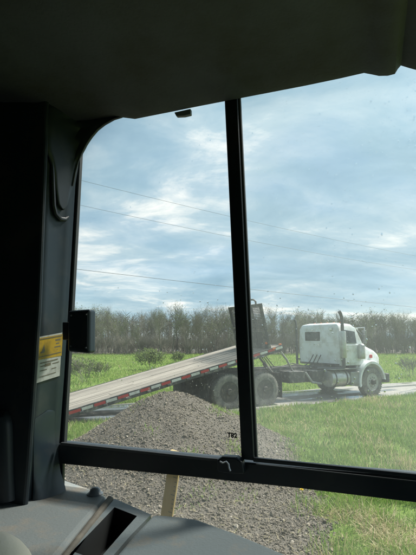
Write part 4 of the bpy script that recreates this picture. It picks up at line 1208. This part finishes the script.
# tray with a sunken pocket, built as a rim round the opening
outer = [(114.6, 498.5), (151, 514.5), (130, 536), (104, 566), (68, 604), (22, 622), (65, 561), (91, 527)]
hole = [(114.5, 507.2), (137.0, 516.0), (120.5, 534.5), (104.0, 553.5), (98, 560.5), (72.0, 551.2), (88, 535), (101, 521.5)]
tr = MB()
zt = ZC + 0.002
o3 = [hitz(x, y, zt) for x, y in outer]; h3 = [hitz(x, y, zt) for x, y in hole]
order_h = [0, 1, 2, 3, 4, 5, 6, 7]
tr.v = [tuple(p) for p in o3] + [tuple(p) for p in h3] + [tuple(p - Vector((0, 0, .12))) for p in h3] + [tuple(p - Vector((0, 0, .2))) for p in o3]
pairs = [(0, 0), (1, 1), (2, 2), (3, 3), (4, 4), (5, 5), (6, 6), (7, 7)]
for k in range(8):
    k2 = (k + 1) % 8
    tr.f.append((k2, k, 8 + k, 8 + k2))
    tr.f.append((k, k2, 24 + k2, 24 + k))
to_ = cbuild(tr, 'console_tray', M['console2'])
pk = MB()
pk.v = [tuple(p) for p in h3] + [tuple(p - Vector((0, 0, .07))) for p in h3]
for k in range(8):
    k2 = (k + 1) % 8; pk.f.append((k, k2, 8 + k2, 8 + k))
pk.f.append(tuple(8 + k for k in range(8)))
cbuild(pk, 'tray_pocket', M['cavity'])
rp = [(152.5, 514.2), (165, 514.6), (182, 516.2), (198, 518.8), (240, 534), (292, 556), (380, 600), (300, 660), (72, 604.5), (106, 566), (131.5, 536.5)]
cbuild(cprism(rp, ZC + 0.006, 0.22), 'console_cover', M['console2'], bevel=0.009, seg=3)
kp = hitz(95, 494, ZC)
cbuild(MB().lathe([(0.022, -.01), (0.021, 0.002), (0.015, 0.006), (0.013, 0.012), (0.008, 0.016), (0.0, 0.017)], 'z', 20, tuple(kp)), 'console_knob', M['clip'], smooth=True)
# pedestal under the console
a_, b_ = hitz(20, 500, ZC), hitz(150, 530, ZC)
cbuild(MB().box(-0.42, -0.08, 0.62, 0.98, 0.942, ZC - 0.19), 'console_pedestal', M['black_trim'], bevel=0.01)
# caked dirt along the back of the pad
dm = MB()
for i in range(150):
    t_ = i / 149.0
    x, y = np.interp(t_, [0, .25, .5, .75, 1], [0, 18, 36, 50, 60]), np.interp(t_, [0, .25, .5, .75, 1], [490, 485.5, 481.5, 479.5, 480])
    p = hitz(x + random.uniform(-2, 2), y + 8 + random.uniform(-3, 3), ZC)
    r_ = random.uniform(.002, .007)
    dm.lathe([(0.0, -.002), (r_ * random.uniform(.8, 1.3), 0.0), (r_ * .6, r_ * .5), (0, r_ * .6)], 'z', 6, tuple(p))
do = cbuild(dm, 'caked_dirt', M['strip']); do['kind'] = 'stuff'
# armrest end, pale vinyl
c0 = at(-10, 588, 0.56)
ad = Vector((-0.45, -0.85, -0.05)).normalized()
am = MB().tube([c0 - ad * (0.068 * math.cos(a)) + ad * 0.02 for a in [k * math.pi / 16 for k in range(9)]] + [c0 + ad * 0.12, c0 + ad * 0.26], [0.004 + 0.064 * math.sin(k * math.pi / 16) for k in range(9)] + [0.070, 0.068], 20)
cbuild(am, 'armrest', M['beige'], smooth=True)
cbuild(MB().tube([c0 + ad * 0.15, Vector(((c0 + ad * 0.15).x, (c0 + ad * 0.15).y, 0.942))], 0.025, 10), 'armrest_post', M['frame_black'], smooth=True)

# ------------------------------------------------------------------ wooden grade stake just outside the glass
p_top = hitw(176.5, 451.5, 0.10); p_bot = hitw(167, 515, 0.13)
dirv = (p_bot - p_top).normalized()
p_end = p_top + dirv * ((p_top.z + 0.05) / -dirv.z)
stk_e = empty('grade_stake', (p_end.x, p_end.y, 0))
tag(stk_e, 'pale wooden marked stake leaning outside the lower window', 'stake')
L_ = (p_top - p_end).length; zax = (p_top - p_end).normalized()
xax = (WDIR - zax * WDIR.dot(zax)).normalized(); yax = zax.cross(xax)
mt = Matrix((xax, yax, zax)).transposed().to_4x4()
sb = MB().box(-0.0175, 0.0175, -0.006, 0.006, 0, L_).build('shaft', M['stake'], stk_e, bevel=0.002)
sb.matrix_local = Matrix.Translation(p_end - Vector((p_end.x, p_end.y, 0))) @ mt
tk = MB()
for i in range(60):
    z0 = L_ - 0.02 - i * 0.0127
    if z0 < 0.05: break
    wl2 = 0.013 if i % 4 == 0 else 0.007
    tk.box(0.017 - wl2, 0.017, -0.0068, -0.0062, z0, z0 + 0.0018)
tko = tk.build('tick_marks', M['ink_soft'], sb)
bpy.context.view_layer.update()
